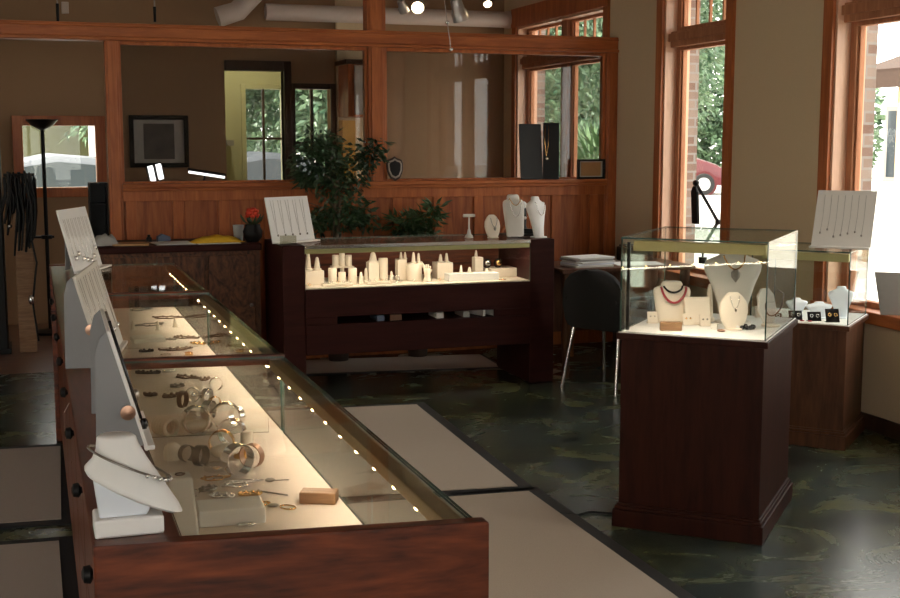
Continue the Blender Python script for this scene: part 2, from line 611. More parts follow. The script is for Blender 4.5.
def window(n, y0, y1, mulls, lites, label, far_only=False):
    r = empty('window_%d' % n, (XW, (y0 + y1) / 2, ZS))
    struct(r, label)
    c = .09
    mb = MB()
    mb.box((XW - .022, y0 - c, ZS - .0), (XW, y0, ZH + .17)).box((XW - .022, y1, ZS), (XW, y1 + c, ZH + .17))
    mb.box((XW - .0, y0, ZS), (XW + .001, y0 + .001, ZS + .01))
    mb.box((XW - .03, y0 - c, ZH), (XW, y1 + c, ZH + .17))
    mesh('casing', mb, 'trim', r, bevel=.004, world=True)
    mb = MB()
    mb.box((XW, y1 - .02, ZS), (XW + .2, y1, ZH)).box((XW, y0, ZS), (XW + .2, y0 + .02, ZH)).box((XW, y0 + .02, ZH - .02), (XW + .2, y1 - .02, ZH))
    mesh('jamb', mb, 'jamb', r, world=True)
    mb = MB().box((XW - .03, y0 - c - .02, ZS - .07), (XW + .2, y1 + c + .02, ZS))
    mesh('sill', mb, 'trim_y', r, bevel=.006, world=True)
    xs0, xs1 = XW + .09, XW + .15
    z0, z1 = ZS, ZH - .02
    ya, yb = y0 + .02, y1 - .02
    mb = MB()
    fr = .055
    segs = []
    p = ya
    for m_ in mulls + [None]:
        q = yb if m_ is None else m_ - .06
        segs.append((p, q))
        if m_ is not None:
            mb.box((xs0 - .03, m_ - .06, z0), (xs1, m_ + .06, z1))
            p = m_ + .06
    mb.box((xs0 - .05, ya, 2.29), (xs1, yb, 2.40))
    mb.box((xs0 - .07, ya, 2.33), (xs0 - .05, yb, 2.385))
    for a, b in segs:
        for za, zb in ((z0, 2.29), (2.40, z1)):
            mb.box((xs0, a, za), (xs1, a + fr, zb)).box((xs0, b - fr, za), (xs1, b, zb))
            mb.box((xs0, a + fr, za), (xs1, b - fr, za + fr * .6)).box((xs0, a + fr, zb - fr * .45), (xs1, b - fr, zb))
            mb.box((xs0 + .015, a + fr, za), (xs1 - .01, a + fr + .018, zb)).box((xs0 + .015, b - fr - .018, za), (xs1 - .01, b - fr, zb))
    mesh('sash_frame', mb, 'sash', r, bevel=.003, world=True)
    for a, b in segs:
        mesh('pane', MB().pane((xs0 + .03, a + fr, z0 + .02), (xs0 + .036, b - fr, 2.285)), ['winglass', 'glassedge'], r, world=True)
        mesh('pane', MB().pane((xs0 + .03, a + fr, 2.41), (xs0 + .036, b - fr, z1 - .01)), ['winglass', 'glassedge'], r, world=True)
        for k in range(1, lites):
            y = a + fr + (b - a - 2 * fr) * k / lites
            mesh('muntin', MB().box((xs0 + .020, y - .008, 2.40), (xs1 - .02, y + .008, z1)), 'sash', r, world=True)
    return r

for n_, (a, b) in enumerate(FW_):
    r = empty('window_%d' % (9 + n_), ((a + b) / 2, YF, .75))  # added behind the camera to bring more daylight onto the partition
    struct(r, 'wide unseen window added in the shop front for light')
    mb = MB()
    for x0, x1, z0, z1 in ((a, a + .06, .75, 2.75), (b - .06, b, .75, 2.75), (a + .06, b - .06, .75, .81), (a + .06, b - .06, 2.69, 2.75), ((a + b) / 2 - .03, (a + b) / 2 + .03, .81, 2.69)):
        mb.box((x0, YF - .14, z0), (x1, YF - .06, z1))
    mesh('sash_frame', mb, 'trim', r, bevel=.004, world=True)
    mesh('pane', MB().pane((a + .06, YF - .106, .81), (b - .06, YF - .10, 2.69)), ['winglass', 'glassedge'], r, world=True)
for n_, (a, b) in enumerate(LW_):
    r = empty('window_%d' % (11 + n_), (XL, (a + b) / 2, .8))  # added out of view to light the left mats and right wall
    struct(r, 'unseen window added in the left wall for light')
    mb = MB()
    for y0, y1, z0, z1 in ((a, a + .06, .8, 2.35), (b - .06, b, .8, 2.35), (a + .06, b - .06, .8, .86), (a + .06, b - .06, 2.29, 2.35)):
        mb.box((XL - .14, y0, z0), (XL - .06, y1, z1))
    mesh('sash_frame', mb, 'trim', r, bevel=.004, world=True)
    mesh('pane', MB().pane((XL - .106, a + .06, .86), (XL - .10, b - .06, 2.29)), ['winglass', 'glassedge'], r, world=True)
LBL = ['double window seen through the partition glass, palm outside', 'tall narrow window with red car outside',
       'bright window behind the small pedestal case', 'narrow window on the right wall beside the camera', 'double window at the front end of the right wall']
for n, (w, lb) in enumerate(zip(WINS, LBL)):
    window(n + 1, *w, lb)

# back wall with doorway and two windows
OX0, OX1, OZ = 1.70, 2.24, 2.25
IX0, IX1, IZ0, IZ1 = -0.06, 0.55, 1.205, 1.745
WX0, WX1, WZ0, WZ1 = 2.345, 2.68, 1.10, 2.09
mb = MB()
t = .12
mb.box((XL, YB, 0), (IX0, YB + t, CZ)).box((IX0, YB, 0), (IX1, YB + t, IZ0)).box((IX0, YB, IZ1), (IX1, YB + t, CZ))
mb.box((IX1, YB, 0), (OX0, YB + t, CZ)).box((OX0, YB, OZ), (OX1, YB + t, CZ)).box((OX1, YB, 0), (WX0, YB + t, CZ))
mb.box((WX0, YB, 0), (WX1, YB + t, WZ0)).box((WX0, YB, WZ1), (WX1, YB + t, CZ)).box((WX1, YB, 0), (XW, YB + t, CZ))
struct(mesh('wall_back', mb, 'wall_brown'), 'brown back wall of the workshop')
mb = MB().box((2.735, YB - .06, 0), (3.08, YB, CZ))
struct(mesh('wall_back_pier', mb, 'wall'), 'lighter tan stretch of the workshop back wall')
# wooden interior window on the left
def small_window(n, x0, x1, z0, z1, mat, c, label, cols, rows, y=YB, zb=True):
    r = empty('window_%d' % n, ((x0 + x1) / 2, y, z0))
    struct(r, label)
    mb = MB()
    mb.box((x0 - c, y - .025, z0 - c), (x0, y, z1 + c)).box((x1, y - .025, z0 - c), (x1 + c, y, z1 + c))
    mb.box((x0, y - .025, z1), (x1, y, z1 + c)).box((x0, y - .025, z0 - c), (x1, y, z0))
    mesh('casing', mb, mat, r, bevel=.004, world=True)
    mesh('pane', MB().pane((x0, y + .05, z0), (x1, y + .056, z1)), ['winglass', 'glassedge'], r, world=True)
    for k in range(1, cols):
        x = x0 + (x1 - x0) * k / cols
        mesh('muntin', MB().box((x - .012, y + .03, z0), (x + .012, y + .08, z1)), 'darkwood', r, world=True)
    for k in range(1, rows):
        z = z0 + (z1 - z0) * k / rows
        mesh('muntin', MB().box((x0, y + .035, z - .012), (x1, y + .075, z + .012)), 'darkwood', r, world=True)
    return r
small_window(6, IX0, IX1, IZ0, IZ1, 'trim', .085, 'wood framed window in the back wall left of the partition post', 1, 1)
small_window(7, WX0, WX1, WZ0, WZ1, 'darkwood', .05, 'dark framed workshop window behind the ficus', 2, 2)
# doorway and bright room beyond
d = empty('door_1', ((OX0 + OX1) / 2, YB, 0))
struct(d, 'dark doorway into the bright olive room')
mb = MB().box((OX1, YB - .03, 0), (OX1 + .07, YB + t, OZ + .09)).box((OX0, YB - .03, OZ), (OX1, YB + t, OZ + .09))
mesh('door_frame', mb, 'darkwood', d, bevel=.004, world=True)
Y2 = 13.6
RX0, RX1, RZ0, RZ1 = 2.23, 2.63, 1.10, 2.17
mb = MB().box((1.2, Y2, 0), (RX0, Y2 + .12, CZ)).box((RX0, Y2, 0), (RX1, Y2 + .12, RZ0)).box((RX0, Y2, RZ1), (RX1, Y2 + .12, CZ)).box((RX1, Y2, 0), (2.72, Y2 + .12, CZ))
mb.box((1.2, YB + t, 0), (1.3, Y2, CZ))
mb.prism([(2.30, YB + t), (2.34, YB + t), (2.76, Y2), (2.72, Y2)], (0, CZ), 'Z')
struct(mesh('wall_far', mb, 'wall_olive'), 'olive wall of the room beyond the doorway')
small_window(8, RX0, RX1, RZ0, RZ1, 'wall_olive', .05, 'window of the olive room beyond the doorway', 2, 2, y=Y2)
mb = MB().box((1.2, Y2 - .30, 1.56), (2.05, Y2, 1.62)).box((1.3, Y2 - .02, 1.3), (1.34, Y2, 1.56)).box((1.95, Y2 - .02, 1.3), (1.99, Y2, 1.56))
tag(mesh('wall_shelf', mb, 'greymount', loc=(1.6, Y2, 1.56), world=True), 'grey shelf on the olive wall beyond the doorway', 'shelf')

# ------------------------------------------------------------------ partition
PX0, PX1 = 0.51, 0.60
p = empty('wall_partition', (2.4, YP, 0))
struct(p, 'cherry framed glazed partition with panelled wainscot')
mb = MB().box((-3.2, YP - .06, 2.325), (XW, YP + .06, 2.42))
mb.box((-3.2, YP - .075, 2.30), (XW, YP + .075, 2.325)).box((-3.2, YP - .068, 2.39), (XW, YP + .068, 2.405))
mesh('beam', mb, 'trim_x', p, bevel=.006, world=True)
for x0, x1, zt in ((PX0, PX1, 2.30), (4.325, XW, 2.30)):
    mb = MB().box((x0, YP - .06, 0), (x1, YP + .06, zt)).box((x0 + .015, YP - .068, 0), (x1 - .015, YP + .06, zt))
    mesh('post', mb, 'trim', p, bevel=.005, world=True)
mb = MB().box((2.385, YP - .06, 1.3), (2.515, YP + .06, 2.30)).box((2.405, YP - .075, 1.3), (2.495, YP - .06, 2.30)).box((2.378, YP - .06, 2.42), (2.52, YP + .06, CZ)).box((2.40, YP - .07, 2.42), (2.50, YP - .06, CZ))
mesh('post', mb, 'trim', p, bevel=.005, world=True)
mb = MB().box((PX1, YP - .10, 1.285), (4.325, YP + .08, 1.315)).box((PX1, YP - .08, 1.262), (4.325, YP + .06, 1.285))
mesh('sill', mb, 'trim_x', p, bevel=.006, world=True)
mb = MB().box((PX1, YP - .03, 0), (4.325, YP + .03, 1.262))
mesh('wainscot_panel', mb, 'wains', p, world=True)
mb = MB().box((PX1, YP - .052, 1.19), (4.325, YP - .03, 1.262)).box((PX1, YP - .052, 0), (4.325, YP - .03, .14))
for k in range(12):
    x = PX1 + .02 + k * .325
    mb.box((x, YP - .05, .14), (x + .075, YP - .03, 1.19))
mesh('wainscot_frame', mb, 'trim', p, bevel=.003, world=True)
for x0, x1 in ((PX1, 2.385), (2.515, 4.325)):
    mb = MB()
    for a, b in ((x0, x0 + .02), (x1 - .02, x1)):
        mb.box((a, YP - .03, 1.315), (b, YP + .03, 2.30))
    mb.box((x0 + .02, YP - .03, 2.275), (x1 - .02, YP + .03, 2.30)).box((x0 + .02, YP - .03, 1.315), (x1 - .02, YP + .03, 1.33))
    mesh('glazing_bead', mb, 'trim', p, bevel=.003, world=True)
    mesh('pane', MB().pane((x0 + .02, YP - .004, 1.33), (x1 - .02, YP + .004, 2.275)), ['partglass', 'glassedge'], p, world=True)

# ------------------------------------------------------------------ workshop contents
def framed(name, label, cat, x0, x1, z0, z1, y, fw, inner, fmat='black', art='photo'):
    r = empty(name, ((x0 + x1) / 2, y, z0))
    mb = MB().box((x0, y - .03, z0), (x0 + fw, y, z1)).box((x1 - fw, y - .03, z0), (x1, y, z1)).box((x0 + fw, y - .03, z1 - fw), (x1 - fw, y, z1)).box((x0 + fw, y - .03, z0), (x1 - fw, y, z0 + fw))
    mesh('frame', mb, fmat, r, bevel=.003, world=True)
    mesh('mount', MB().box((x0 + fw, y - .012, z0 + fw), (x1 - fw, y, z1 - fw)), 'palemount', r, world=True)
    w, h = x1 - x0, z1 - z0
    mesh('picture', MB().box((x0 + w * inner, y - .015, z0 + h * .16), (x1 - w * inner, y - .0121, z1 - h * .16)), art, r, world=True)
    tag(r, label, cat)
    return r
framed('framed_picture', 'black framed dark picture on the workshop back wall', 'picture', .84, 1.36, 1.375, 1.84, YB, .04, .24)
# duct along the back wall
r = empty('air_duct', (1.6, 11.3, 2.76))
mb = MB().tube([(2.05, 11.3, 2.76), (4.36, 11.3, 2.76)], .075, 18)
mesh('pipe', mb, 'ductwhite', r, smooth=40, world=True)
mb = MB().tube([(4.36, 11.3, 2.76), (4.40, 11.3, 2.76)], .082, 18)
mesh('end_collar', mb, 'ductwhite', r, smooth=40, world=True)
mb = MB().tube([(1.62, 11.3, 2.70), (1.8, 11.3, 2.76), (2.05, 11.3, 3.02), (2.08, 11.3, 3.2)], .09, 18)
mesh('elbow', mb, 'ductwhite', r, smooth=40, world=True)
tag(r, 'white round air duct running along the workshop back wall', 'duct')
# wall cabinet with work light
r = empty('wall_cabinet', (2.9, YB - .06, 1.82))
mesh('body', MB().box((2.745, 11.06, 1.83), (3.0, YB - .06, 2.30)), 'trim', r, bevel=.004, world=True)
mesh('door', MB().box((2.80, 11.035, 1.85), (2.99, 11.06, 2.29)), 'cabpale', r, bevel=.006, world=True)
mesh('cornice', MB().box((2.71, 11.0, 2.30), (3.02, YB - .06, 2.34)), 'darkwood', r, bevel=.006, world=True)
mesh('lamp', MB().sphere((2.955, 11.02, 1.80), .04), 'tube', r, smooth=0, world=True)
tag(r, 'brown wall cabinet with small lamp under it behind the partition', 'cabinet')
mb = MB().box((2.735, 11.26, 0), (2.86, 11.40, 1.80))
tag(mesh('yellow_board', mb, 'yellowwood', loc=(2.8, 11.33, 0), world=True, bevel=.004), 'tall wooden board, yellow as lit, below the workshop wall cabinet', 'board')
# workbench with two task lamps
r = empty('workbench', (1.5, 10.2, 0))
mesh('bench_top', MB().box((.9, 9.8, 1.02), (2.2, 10.5, 1.07)), 'ped2', r, bevel=.004, world=True)
for x in (.95, 2.10):
    for y in (9.85, 10.40):
        mesh('leg', MB().box((x, y, 0), (x + .06, y + .06, 1.02)), 'ped2', r, world=True)
tag(r, 'wooden workbench behind the partition wainscot', 'workbench')
def task_lamp(x, y, z, L, rz, tilt, wdt, label, face=0.0):
    r = empty('task_lamp', (x, y, 1.07))
    Mt = Tr(x, y, z) @ Rz(rz) @ Ry(tilt) @ Rx(face)
    mb = MB().at(Mt)
    mb.box((-L / 2, -wdt / 2, .008), (L / 2, wdt / 2, .03))
    mesh('lamp_shade', mb, 'black', r, bevel=.004, world=True)
    if wdt > .1:
        for x0, x1 in ((-L / 2 + .01, -.012), (.012, L / 2 - .01)):
            mesh('tube', MB().at(Mt).box((x0, -wdt / 2 - .004, -.022), (x1, wdt / 2, .008)), 'tube', r, world=True)
    else:
        mesh('tube', MB().at(Mt).box((-L / 2 + .01, -wdt / 2 - .004, -.010), (L / 2 - .01, wdt / 2, .008)), 'tube', r, world=True)
    mb = MB().tube([(x, y + .03, 1.07), (x - .02, y + .12, (z + 1.07) / 2 + .05), (x, y + .02, z + .03)], .008, 8)
    mesh('arm', mb, 'black', r, world=True, smooth=40)
    mesh('base', MB().lathe([(.07, 0), (.07, .015), (.02, .025)], (x, y + .03, 1.07)), 'black', r, world=True, smooth=40)
    tag(r, label, 'lamp')
task_lamp(1.30, 9.85, 1.352, .30, 0, .16, .02, 'long lit fluorescent bench lamp behind partition glass')
task_lamp(.90, 9.75, 1.375, .12, 0, -.25, .13, 'short lit bench lamp tilted below the framed picture', -.9)
# torchiere
r = empty('floor_lamp', (.10, 10.9, 0))
mesh('base', MB().lathe([(.15, 0), (.15, .02), (.03, .04)], n=24), 'black', r, smooth=40)
mesh('pole', MB().cyl((0, 0, .03), (0, 0, 1.72), .016), 'black', r, smooth=40)
mesh('lamp_shade', MB().lathe([(.02, 1.70), (.08, 1.735), (.13, 1.785), (.12, 1.79), (.02, 1.73)], n=24), 'black', r, smooth=50)
mesh('collar', MB().cyl((0, 0, .80), (0, 0, .83), .045).cyl((-.11, 0, .815), (.06, 0, .815), .010), 'black', r, smooth=40)
tag(r, 'black torchiere floor lamp in the open passage left of the partition', 'floor lamp')
# black tall cabinet at the far left
r = empty('loudspeaker_tower', (-.39, 10.1, 0))
mesh('body', MB().cbox((0, 0, .88), (.34, .34, 1.76)), 'black', r, bevel=.01)
mesh('plinth', MB().cbox((0, 0, .02), (.38, .38, .04)), 'black', r)
tag(r, 'tall black cabinet at the left edge of the photo', 'cabinet')
# tool rack with hanging cords
r = empty('cord_rack', (-.09, 9.9, 0))
mesh('stand', MB().box((-.05, .05, 0), (.08, .12, 1.12)), 'tanwood', r, bevel=.005)
mesh('rail', MB().cyl((-.11, -.02, 1.36), (.11, -.02, 1.36), .012).cyl((0, .06, 1.1), (0, -.02, 1.38), .012), 'black', r)
mb = MB()
for k in range(26):
    x = -.11 + .22 * random.random()
    z = 1.40 - .12 * random.random()
    L = .25 + .30 * random.random()
    y = -.03 - .05 * random.random()
    q = x + random.uniform(-.04, .05)
    mb.tube([(x, y, z), ((x + q) / 2 + .02, y - .02, z - L * .5), (q, y, z - L), (q + .02, y + .01, z - L * .6), (x + .03, y, z - .02)], .006 + .005 * random.random(), 6)
mb.tube([(.05, -.05, 1.0), (.10, -.06, .7), (.06, -.06, .4), (.09, -.05, .1)], .008, 6)
mesh('cords', mb, 'black', r, smooth=40)
mesh('tool', MB().sphere((.05, -.07, .42), .02, s=(1, 1, 2)), 'chrome', r, smooth=0)
mesh('tool', MB().sphere((-.08, -.06, .98), .018), 'chrome', r, smooth=0)
tag(r, 'wooden stand hung with bunches of black cords beside the torchiere', 'rack')
# dark slim shelf next to the post
r = empty('display_tower', (.46, 9.45, 0))
mesh('back_panel', MB().box((-.07, .10, 0), (.06, .12, 1.30)), 'black', r)
for x in (-.07, .05):
    mesh('side_panel', MB().box((x, -.10, 0), (x + .012, .10, 1.30)), 'black', r)
for z in (.05, .45, .85, 1.15, 1.30):
    mesh('shelf', MB().box((-.07, -.10, z), (.062, .10, z + .012)), 'black', r)
tag(r, 'slim black shelf standing against the left partition post', 'shelf')
# pendants and sensor
for u, lb in ((58, 'thin pendant cord nearer the left edge, above the beam'), (155, 'thin pendant cord above the partition beam over the dark picture')):
    q = aty(u, 22, 9.8)
    r = empty('pendant_socket', (q.x, 9.8, CZ))
    mesh('cord', MB().cyl((0, 0, 0), (0, 0, 2.60 - CZ), .006), 'greymetal', r, smooth=40)
    mesh('socket', MB().cyl((0, 0, 2.62 - CZ), (0, 0, q.z - CZ), .012, r2=.010), 'black', r, smooth=40)
    tag(r, lb, 'pendant')
q = aty(65, 8, YB)
tag(mesh('wall_sensor', MB().cbox((0, -.02, 0), (.06, .04, .10)), 'ductwhite', loc=(q.x, YB, q.z), bevel=.006), 'small pale sensor box high on the back wall', 'sensor')

# ------------------------------------------------------------------ track lights near the partition
TY = 8.1
r = empty('track_light', (2.75, TY, 2.72))
mesh('rail', MB().box((-.75, -.018, -.015), (.45, .018, .015)), 'greymetal', r)
for x in (-.6, .3):
    mesh('hanger', MB().cyl((x, 0, .015), (x, 0, CZ - 2.72), .008), 'greymetal', r)
tag(r, 'grey ceiling track rail carrying the spot heads', 'track light')
def spot(u, v, lit, rx, ry, label, L=.15, R=.046):
    q = aty(u, v, TY)
    r = empty('spot_head', (q.x, TY, q.z))
    Rm = Rx(rx) @ Ry(ry)
    mesh('housing', MB().at(Rm).lathe([(.018, L * .55), (R * .7, L * .5), (R * .8, L * .1), (R, 0), (R * 1.05, -L * .35), (R * .95, -L * .36), (R * .85, -L * .2)], n=20), 'greymetal', r, smooth=40)
    mesh('lens', MB().at(Rm).lathe([(R * .85, -L * .30), (R * .85, -L * .34)], n=20), 'spotbulb' if lit else 'chrome', r, smooth=40)
    top = Rm @ V3((0, 0, L * .5))
    mesh('stem', MB().tube([top, (0, 0, 2.71 - q.z)], .009, 8), 'greymetal', r)
    tag(r, label, 'spot light', 'spot heads on the ceiling track')
    return r
spot(403, 7, False, .5, -.5, 'unlit spot head, first from left on the ceiling track', .10, .035)
spot(418, 5, True, -1.0, .3, 'glowing spot head, second from left on the ceiling track', .12, .045)
spot(459, 12, False, .15, -.35, 'large grey cylinder spot head hanging above the beam', .17, .055)
spot(487, 1, True, -.8, .1, 'lit spot head at the right end of the ceiling track', .10, .03)
r = empty('bead_pendant', (2.66, TY, 2.705))
q = aty(451, 50, TY)
mesh('wire', MB().cyl((0, 0, 0), (q.x - 2.66, 0, q.z - 2.705), .003), 'greymetal', r)
for f in (.62, .99):
    mesh('bead', MB().sphere(((q.x - 2.66) * f, 0, (q.z - 2.705) * f), .014), 'chrome', r, smooth=0)
tag(r, 'thin wire with two shiny beads hanging over the beam', 'pendant')

# ------------------------------------------------------------------ mats
def mat_(x0, x1, y0, y1, rz, label, e=.065):
    cx, cy = (x0 + x1) / 2, (y0 + y1) / 2
    r = empty('floor_mat', (cx, cy, 0), rz)
    w, h = (x1 - x0) / 2, (y1 - y0) / 2
    def quad(a, b):
        return [(-a, -b + .07 * a), (a, -b - .07 * a), (a, b - .07 * a), (-a, b + .07 * a)]
    mesh('rubber_border', MB().prism(quad(w + e, h + e), (.001, .008), 'Z'), 'blackrub', r)
    mesh('carpet', MB().prism(quad(w, h), (.004, .012), 'Z'), 'beigemat', r)
    tag(r, label, 'mat', 'beige anti-fatigue mats')
mat_(.93, 2.145, 5.33, 7.21, -.042, 'beige black-edged mat right of the long counter, farther one')
mat_(.93, 2.115, 3.33, 5.21, -.005, 'beige black-edged mat right of the long counter, nearer one')
mat_(-1.2, .075, 5.47, 6.80, -.02, 'beige mat behind the long counter, farther one at left')
mat_(-1.2, .045, 3.30, 5.15, 0, 'beige mat behind the long counter, nearer one at bottom left', .06)
mat_(1.72, 3.15, 8.28, 8.80, -.06, 'beige mat seen under the middle counter', .03)

# ------------------------------------------------------------------ long counter in front
CX0, CX1, CY0, CY1, CT = .07, .715, 2.0, 6.90, .962
DZ = .717
r = empty('display_counter', (.40, 2.0, 0))
LC = r
tag(r, 'long glass topped jewellery counter running from the front towards the back', 'display counter')
SKEW = True      # the counter's cross pieces run a few degrees off square
mesh('end_panel', MB().box((CX0, CY0, 0), (CX1 + .015, CY0 + .035, CT)), 'mahog_x', r, bevel=.004, world=True)
mesh('end_panel', MB().box((CX0, CY1 - .035, 0), (CX1, CY1, DZ)).box((CX0, CY1 - .035, DZ), (.2, CY1, CT)), 'mahog_x', r, bevel=.004, world=True)
mesh('end_pane', MB().pane((.2155, CY1 - .008, DZ + .0005), (CX1, CY1 - .002, CT - .0105)), ['glass', 'glassedge'], r, world=True)
mesh('cabinet_body', MB().box((.105, CY0 + .035, .10), (CX1 - .012, CY1 - .035, DZ - .022)).box((.17, CY0 + .035, 0), (CX1 - .06, CY1 - .035, .10)).box((.105, CY0 + .035, DZ - .022), (.205, CY1 - .035, CT - .03)), 'mahog_y', r, world=True)
mesh('back_ledge', MB().box((CX0, CY0 + .035, CT - .03), (.215, CY1 - .035, CT - .006)), 'mahog_y', r, bevel=.004, world=True)
mesh('display_deck', MB().box((.205, CY0 + .035, DZ - .022), (CX1 - .004, CY1 - .035, DZ)).box((.205, CY0 + .035, DZ), (.212, CY1 - .035, CT - .03)), 'deck', r, world=True)
BAYS = [(CY0 + .035, 3.785), (3.815, 5.485), (5.515, CY1 - .035)]
for a, b in BAYS:
    mesh('top_pane', MB().pane((.2155, a, CT - .010), (CX1, b, CT - .004)), ['glass', 'glassedge'], r, world=True)
    mesh('front_pane', MB().pane((CX1 - .006, a, DZ + .0005), (CX1, b, CT - .0105)), ['glass', 'glassedge'], r, world=True)
    st = mesh('light_strip', MB().box((CX1 - .045, a + .01, CT - .042), (CX1 - .008, b - .01, CT - .012)), 'bronze', r, bevel=.003, world=True)
    n = 11
    for k in range(n):
        y = a + .09 + (b - a - .18) * k / (n - 1)
        mesh('bulb', MB().sphere((CX1 - .028, y, CT - .052), .0065, 8), 'bulb', st, world=True, smooth=0)
for y in (3.80, 5.50):
    mesh('divider_strip', MB().box((.2155, y - .0145, CT - .03), (CX1 + .004, y + .0145, CT + .002)), 'mahog_x', r, bevel=.003, world=True)
for y in (3.80, 5.50):
    mesh('divider_pane', MB().pane((.2155, y - .003, DZ + .0005), (CX1 - .047, y + .003, CT - .031)), ['glass', 'glassedge'], r, world=True)
for k in range(8):
    a = CY0 + .05 + k * .604
    dr = mesh('drawer', MB().box((.093, a, .50), (.105, a + .585, .90)), 'mahog_y', r, bevel=.003, world=True)
    mesh('knob', MB().at(Tr(.093, a + .29, .80) @ Ry(-PI / 2)).lathe([(.008, 0), (.008, .012), (.018, .018), (.016, .030), (.006, .034)], n=14), 'black', dr, world=True, smooth=40)
    dr = mesh('drawer', MB().box((.093, a, .115), (.105, a + .585, .49)), 'mahog_y', r, bevel=.003, world=True)
SKEW = False
for k, y in enumerate((2.26, 4.0)):
    tag(mesh('key_tag', MB().box((.066, y, .70), (.0665, y + .016, .77)).cyl((.0663, y + .008, .77), (.085, y + .02, .80), .0012, 5), 'paper', loc=(.066, y, .70), world=True),
        ['small white key tag hanging near the front of the long counter', 'white key tag hanging halfway along the long counter back'][k], 'tag')
for a, b in BAYS:
    ld = D.lights.new('case_light', 'AREA')
    ld.shape = 'RECTANGLE'
    ld.size = .02
    ld.size_y = b - a - .1
    ld.energy = 2.2
    ld.color = (1.0, .82, .62)
    lo = link('case_light', ld)
    lo.location = (CX1 - .03, (a + b) / 2, CT - .062)
    lo.rotation_euler = (0, -.55, 0)

# ------------------------------------------------------------------ boards on the ledge
def board(name, loc, rz, w, h, tilt, label, group=None, mat='white', cheek=None, base=.05, th=.008):
    """leaning display board: the face looks along local -y"""
    r = empty(name, loc, rz)
    F = Rx(-tilt)
    mesh('panel', MB().at(F).box((-w / 2, 0, 0), (w / 2, th, h)), mat, r, bevel=.002)
    mesh('base_ledge', MB().box((-w / 2, -base, 0), (w / 2, .01, .010)), mat, r, bevel=.002)
    d = h * math.sin(tilt)
    if cheek:
        zt = h * math.cos(tilt)
        for x in (-w / 2 + .0005, w / 2 - .0045):
            pts = [(.0095, .0105), (d + th + .0, zt - .002), (d + .022, zt - .015), (d + .032, zt - .05), (d + .036, .0105)]
            mesh('side_cheek', MB().prism(pts, (x, x + .004), 'X'), cheek, r)
    else:
        mesh('prop_leg', MB().prism([(-.03, 0), (.03, 0), (.02, h * .7), (-.02, h * .7)], (d + .03, d + .034), 'Y'), 'greyboard', r)
    tag(r, label, 'display board', group)
    return r, ROOT_M[r.name] @ F

def hang(F, pts, rad, name, mat, label, cat, group=None, drop=None, n=6, pend=None):
    """a chain lying on the face of a board; pts are (s, t) on the board"""
    W = [F @ V3((s, -rad * 1.2, t_)) for s, t_ in pts]
    o = W[-1]
    root = empty(name, o)
    mesh('chain', MB().tube(W, rad, n), mat, root, world=True, smooth=0)
    if pend:
        s, t_ = pend
        mesh('pendant', MB().sphere(F @ V3((s, -.006, t_)), drop or .007, 8, (1, 1, 1.4)), mat, root, world=True, smooth=0)
    tag(root, label, cat, group)
    return root

r1, F1 = board('necklace_board', (.262, 6.56, CT), 1.17, .38, .325, .257, 'white leaning board of silver necklaces at the far end of the long counter')
for k in range(7):
    s = -.145 + .048 * k
    w = .010
    L = [.19, .17, .20, .21, .22, .20, .16][k]
    hang(F1, [(s - w, .275), (s - w * .6, .275 - L * .6), (s, .275 - L), (s + w * .6, .275 - L * .6), (s + w, .275)], .0008, 'necklace', 'silver',
         ORD[k] + ' silver chain from the left on the far white necklace board', 'necklace', 'silver chains on the far board', .011, 5, (s, .275 - L - .012))
r2, F2 = board('necklace_board', (.222, 3.88, CT), 1.40, .50, .285, .27, 'beige necklace board with grey cheeks halfway along the long counter', mat='offwhite', cheek='greyboard', base=.012)
for k in range(5):
    s = -.20 + .1 * k
    hang(F2, [(s - .02, .27), (s - .012, .16), (s, .08), (s + .012, .16), (s + .02, .27)], 0.0008, 'necklace', 'silver',
         ORD[k] + ' fine chain from the near end of the beige necklace board', 'necklace', 'fine chains on the middle board', .006, 5, (s, .07))
r3, F3 = board('necklace_board', (.218, 2.84, CT), 1.555, .36, .272, .27, 'grey wedge necklace board seen edge on beside the white bust', mat='white', cheek='greyboard', base=.012)
hang(F3, [(-.15, .27), (-.155, .14), (-.12, .06), (-.05, .10), (-.03, .20), (-.03, .27)], .0035, 'necklace', 'blackbead', 'black cord necklace hanging on the edge on board', 'necklace', None, .010, 6, (-.12, .045))
hang(F3, [(.02, .275), (.03, .15), (.06, .09), (.09, .15), (.10, .275)], .003, 'necklace', 'darksil', 'dark silver necklace farther along the edge on board', 'necklace', None, .012, 6, (.06, .075))
for (u, v, y, lb) in ((128, 413, 2.655, 'round copper disc on the cheek of the edge on board'), (91, 330, 3.624, 'round copper disc on the cheek of the beige necklace board')):
    q = aty(u, v, y)
    tag(mesh('copper_disc', MB().at(Rx(PI / 2)).lathe([(.002, 0), (.016, 0), (.016, .004), (.002, .006)], n=20), 'copper', loc=(q.x, y + .003, q.z), smooth=40), lb, 'pendant')

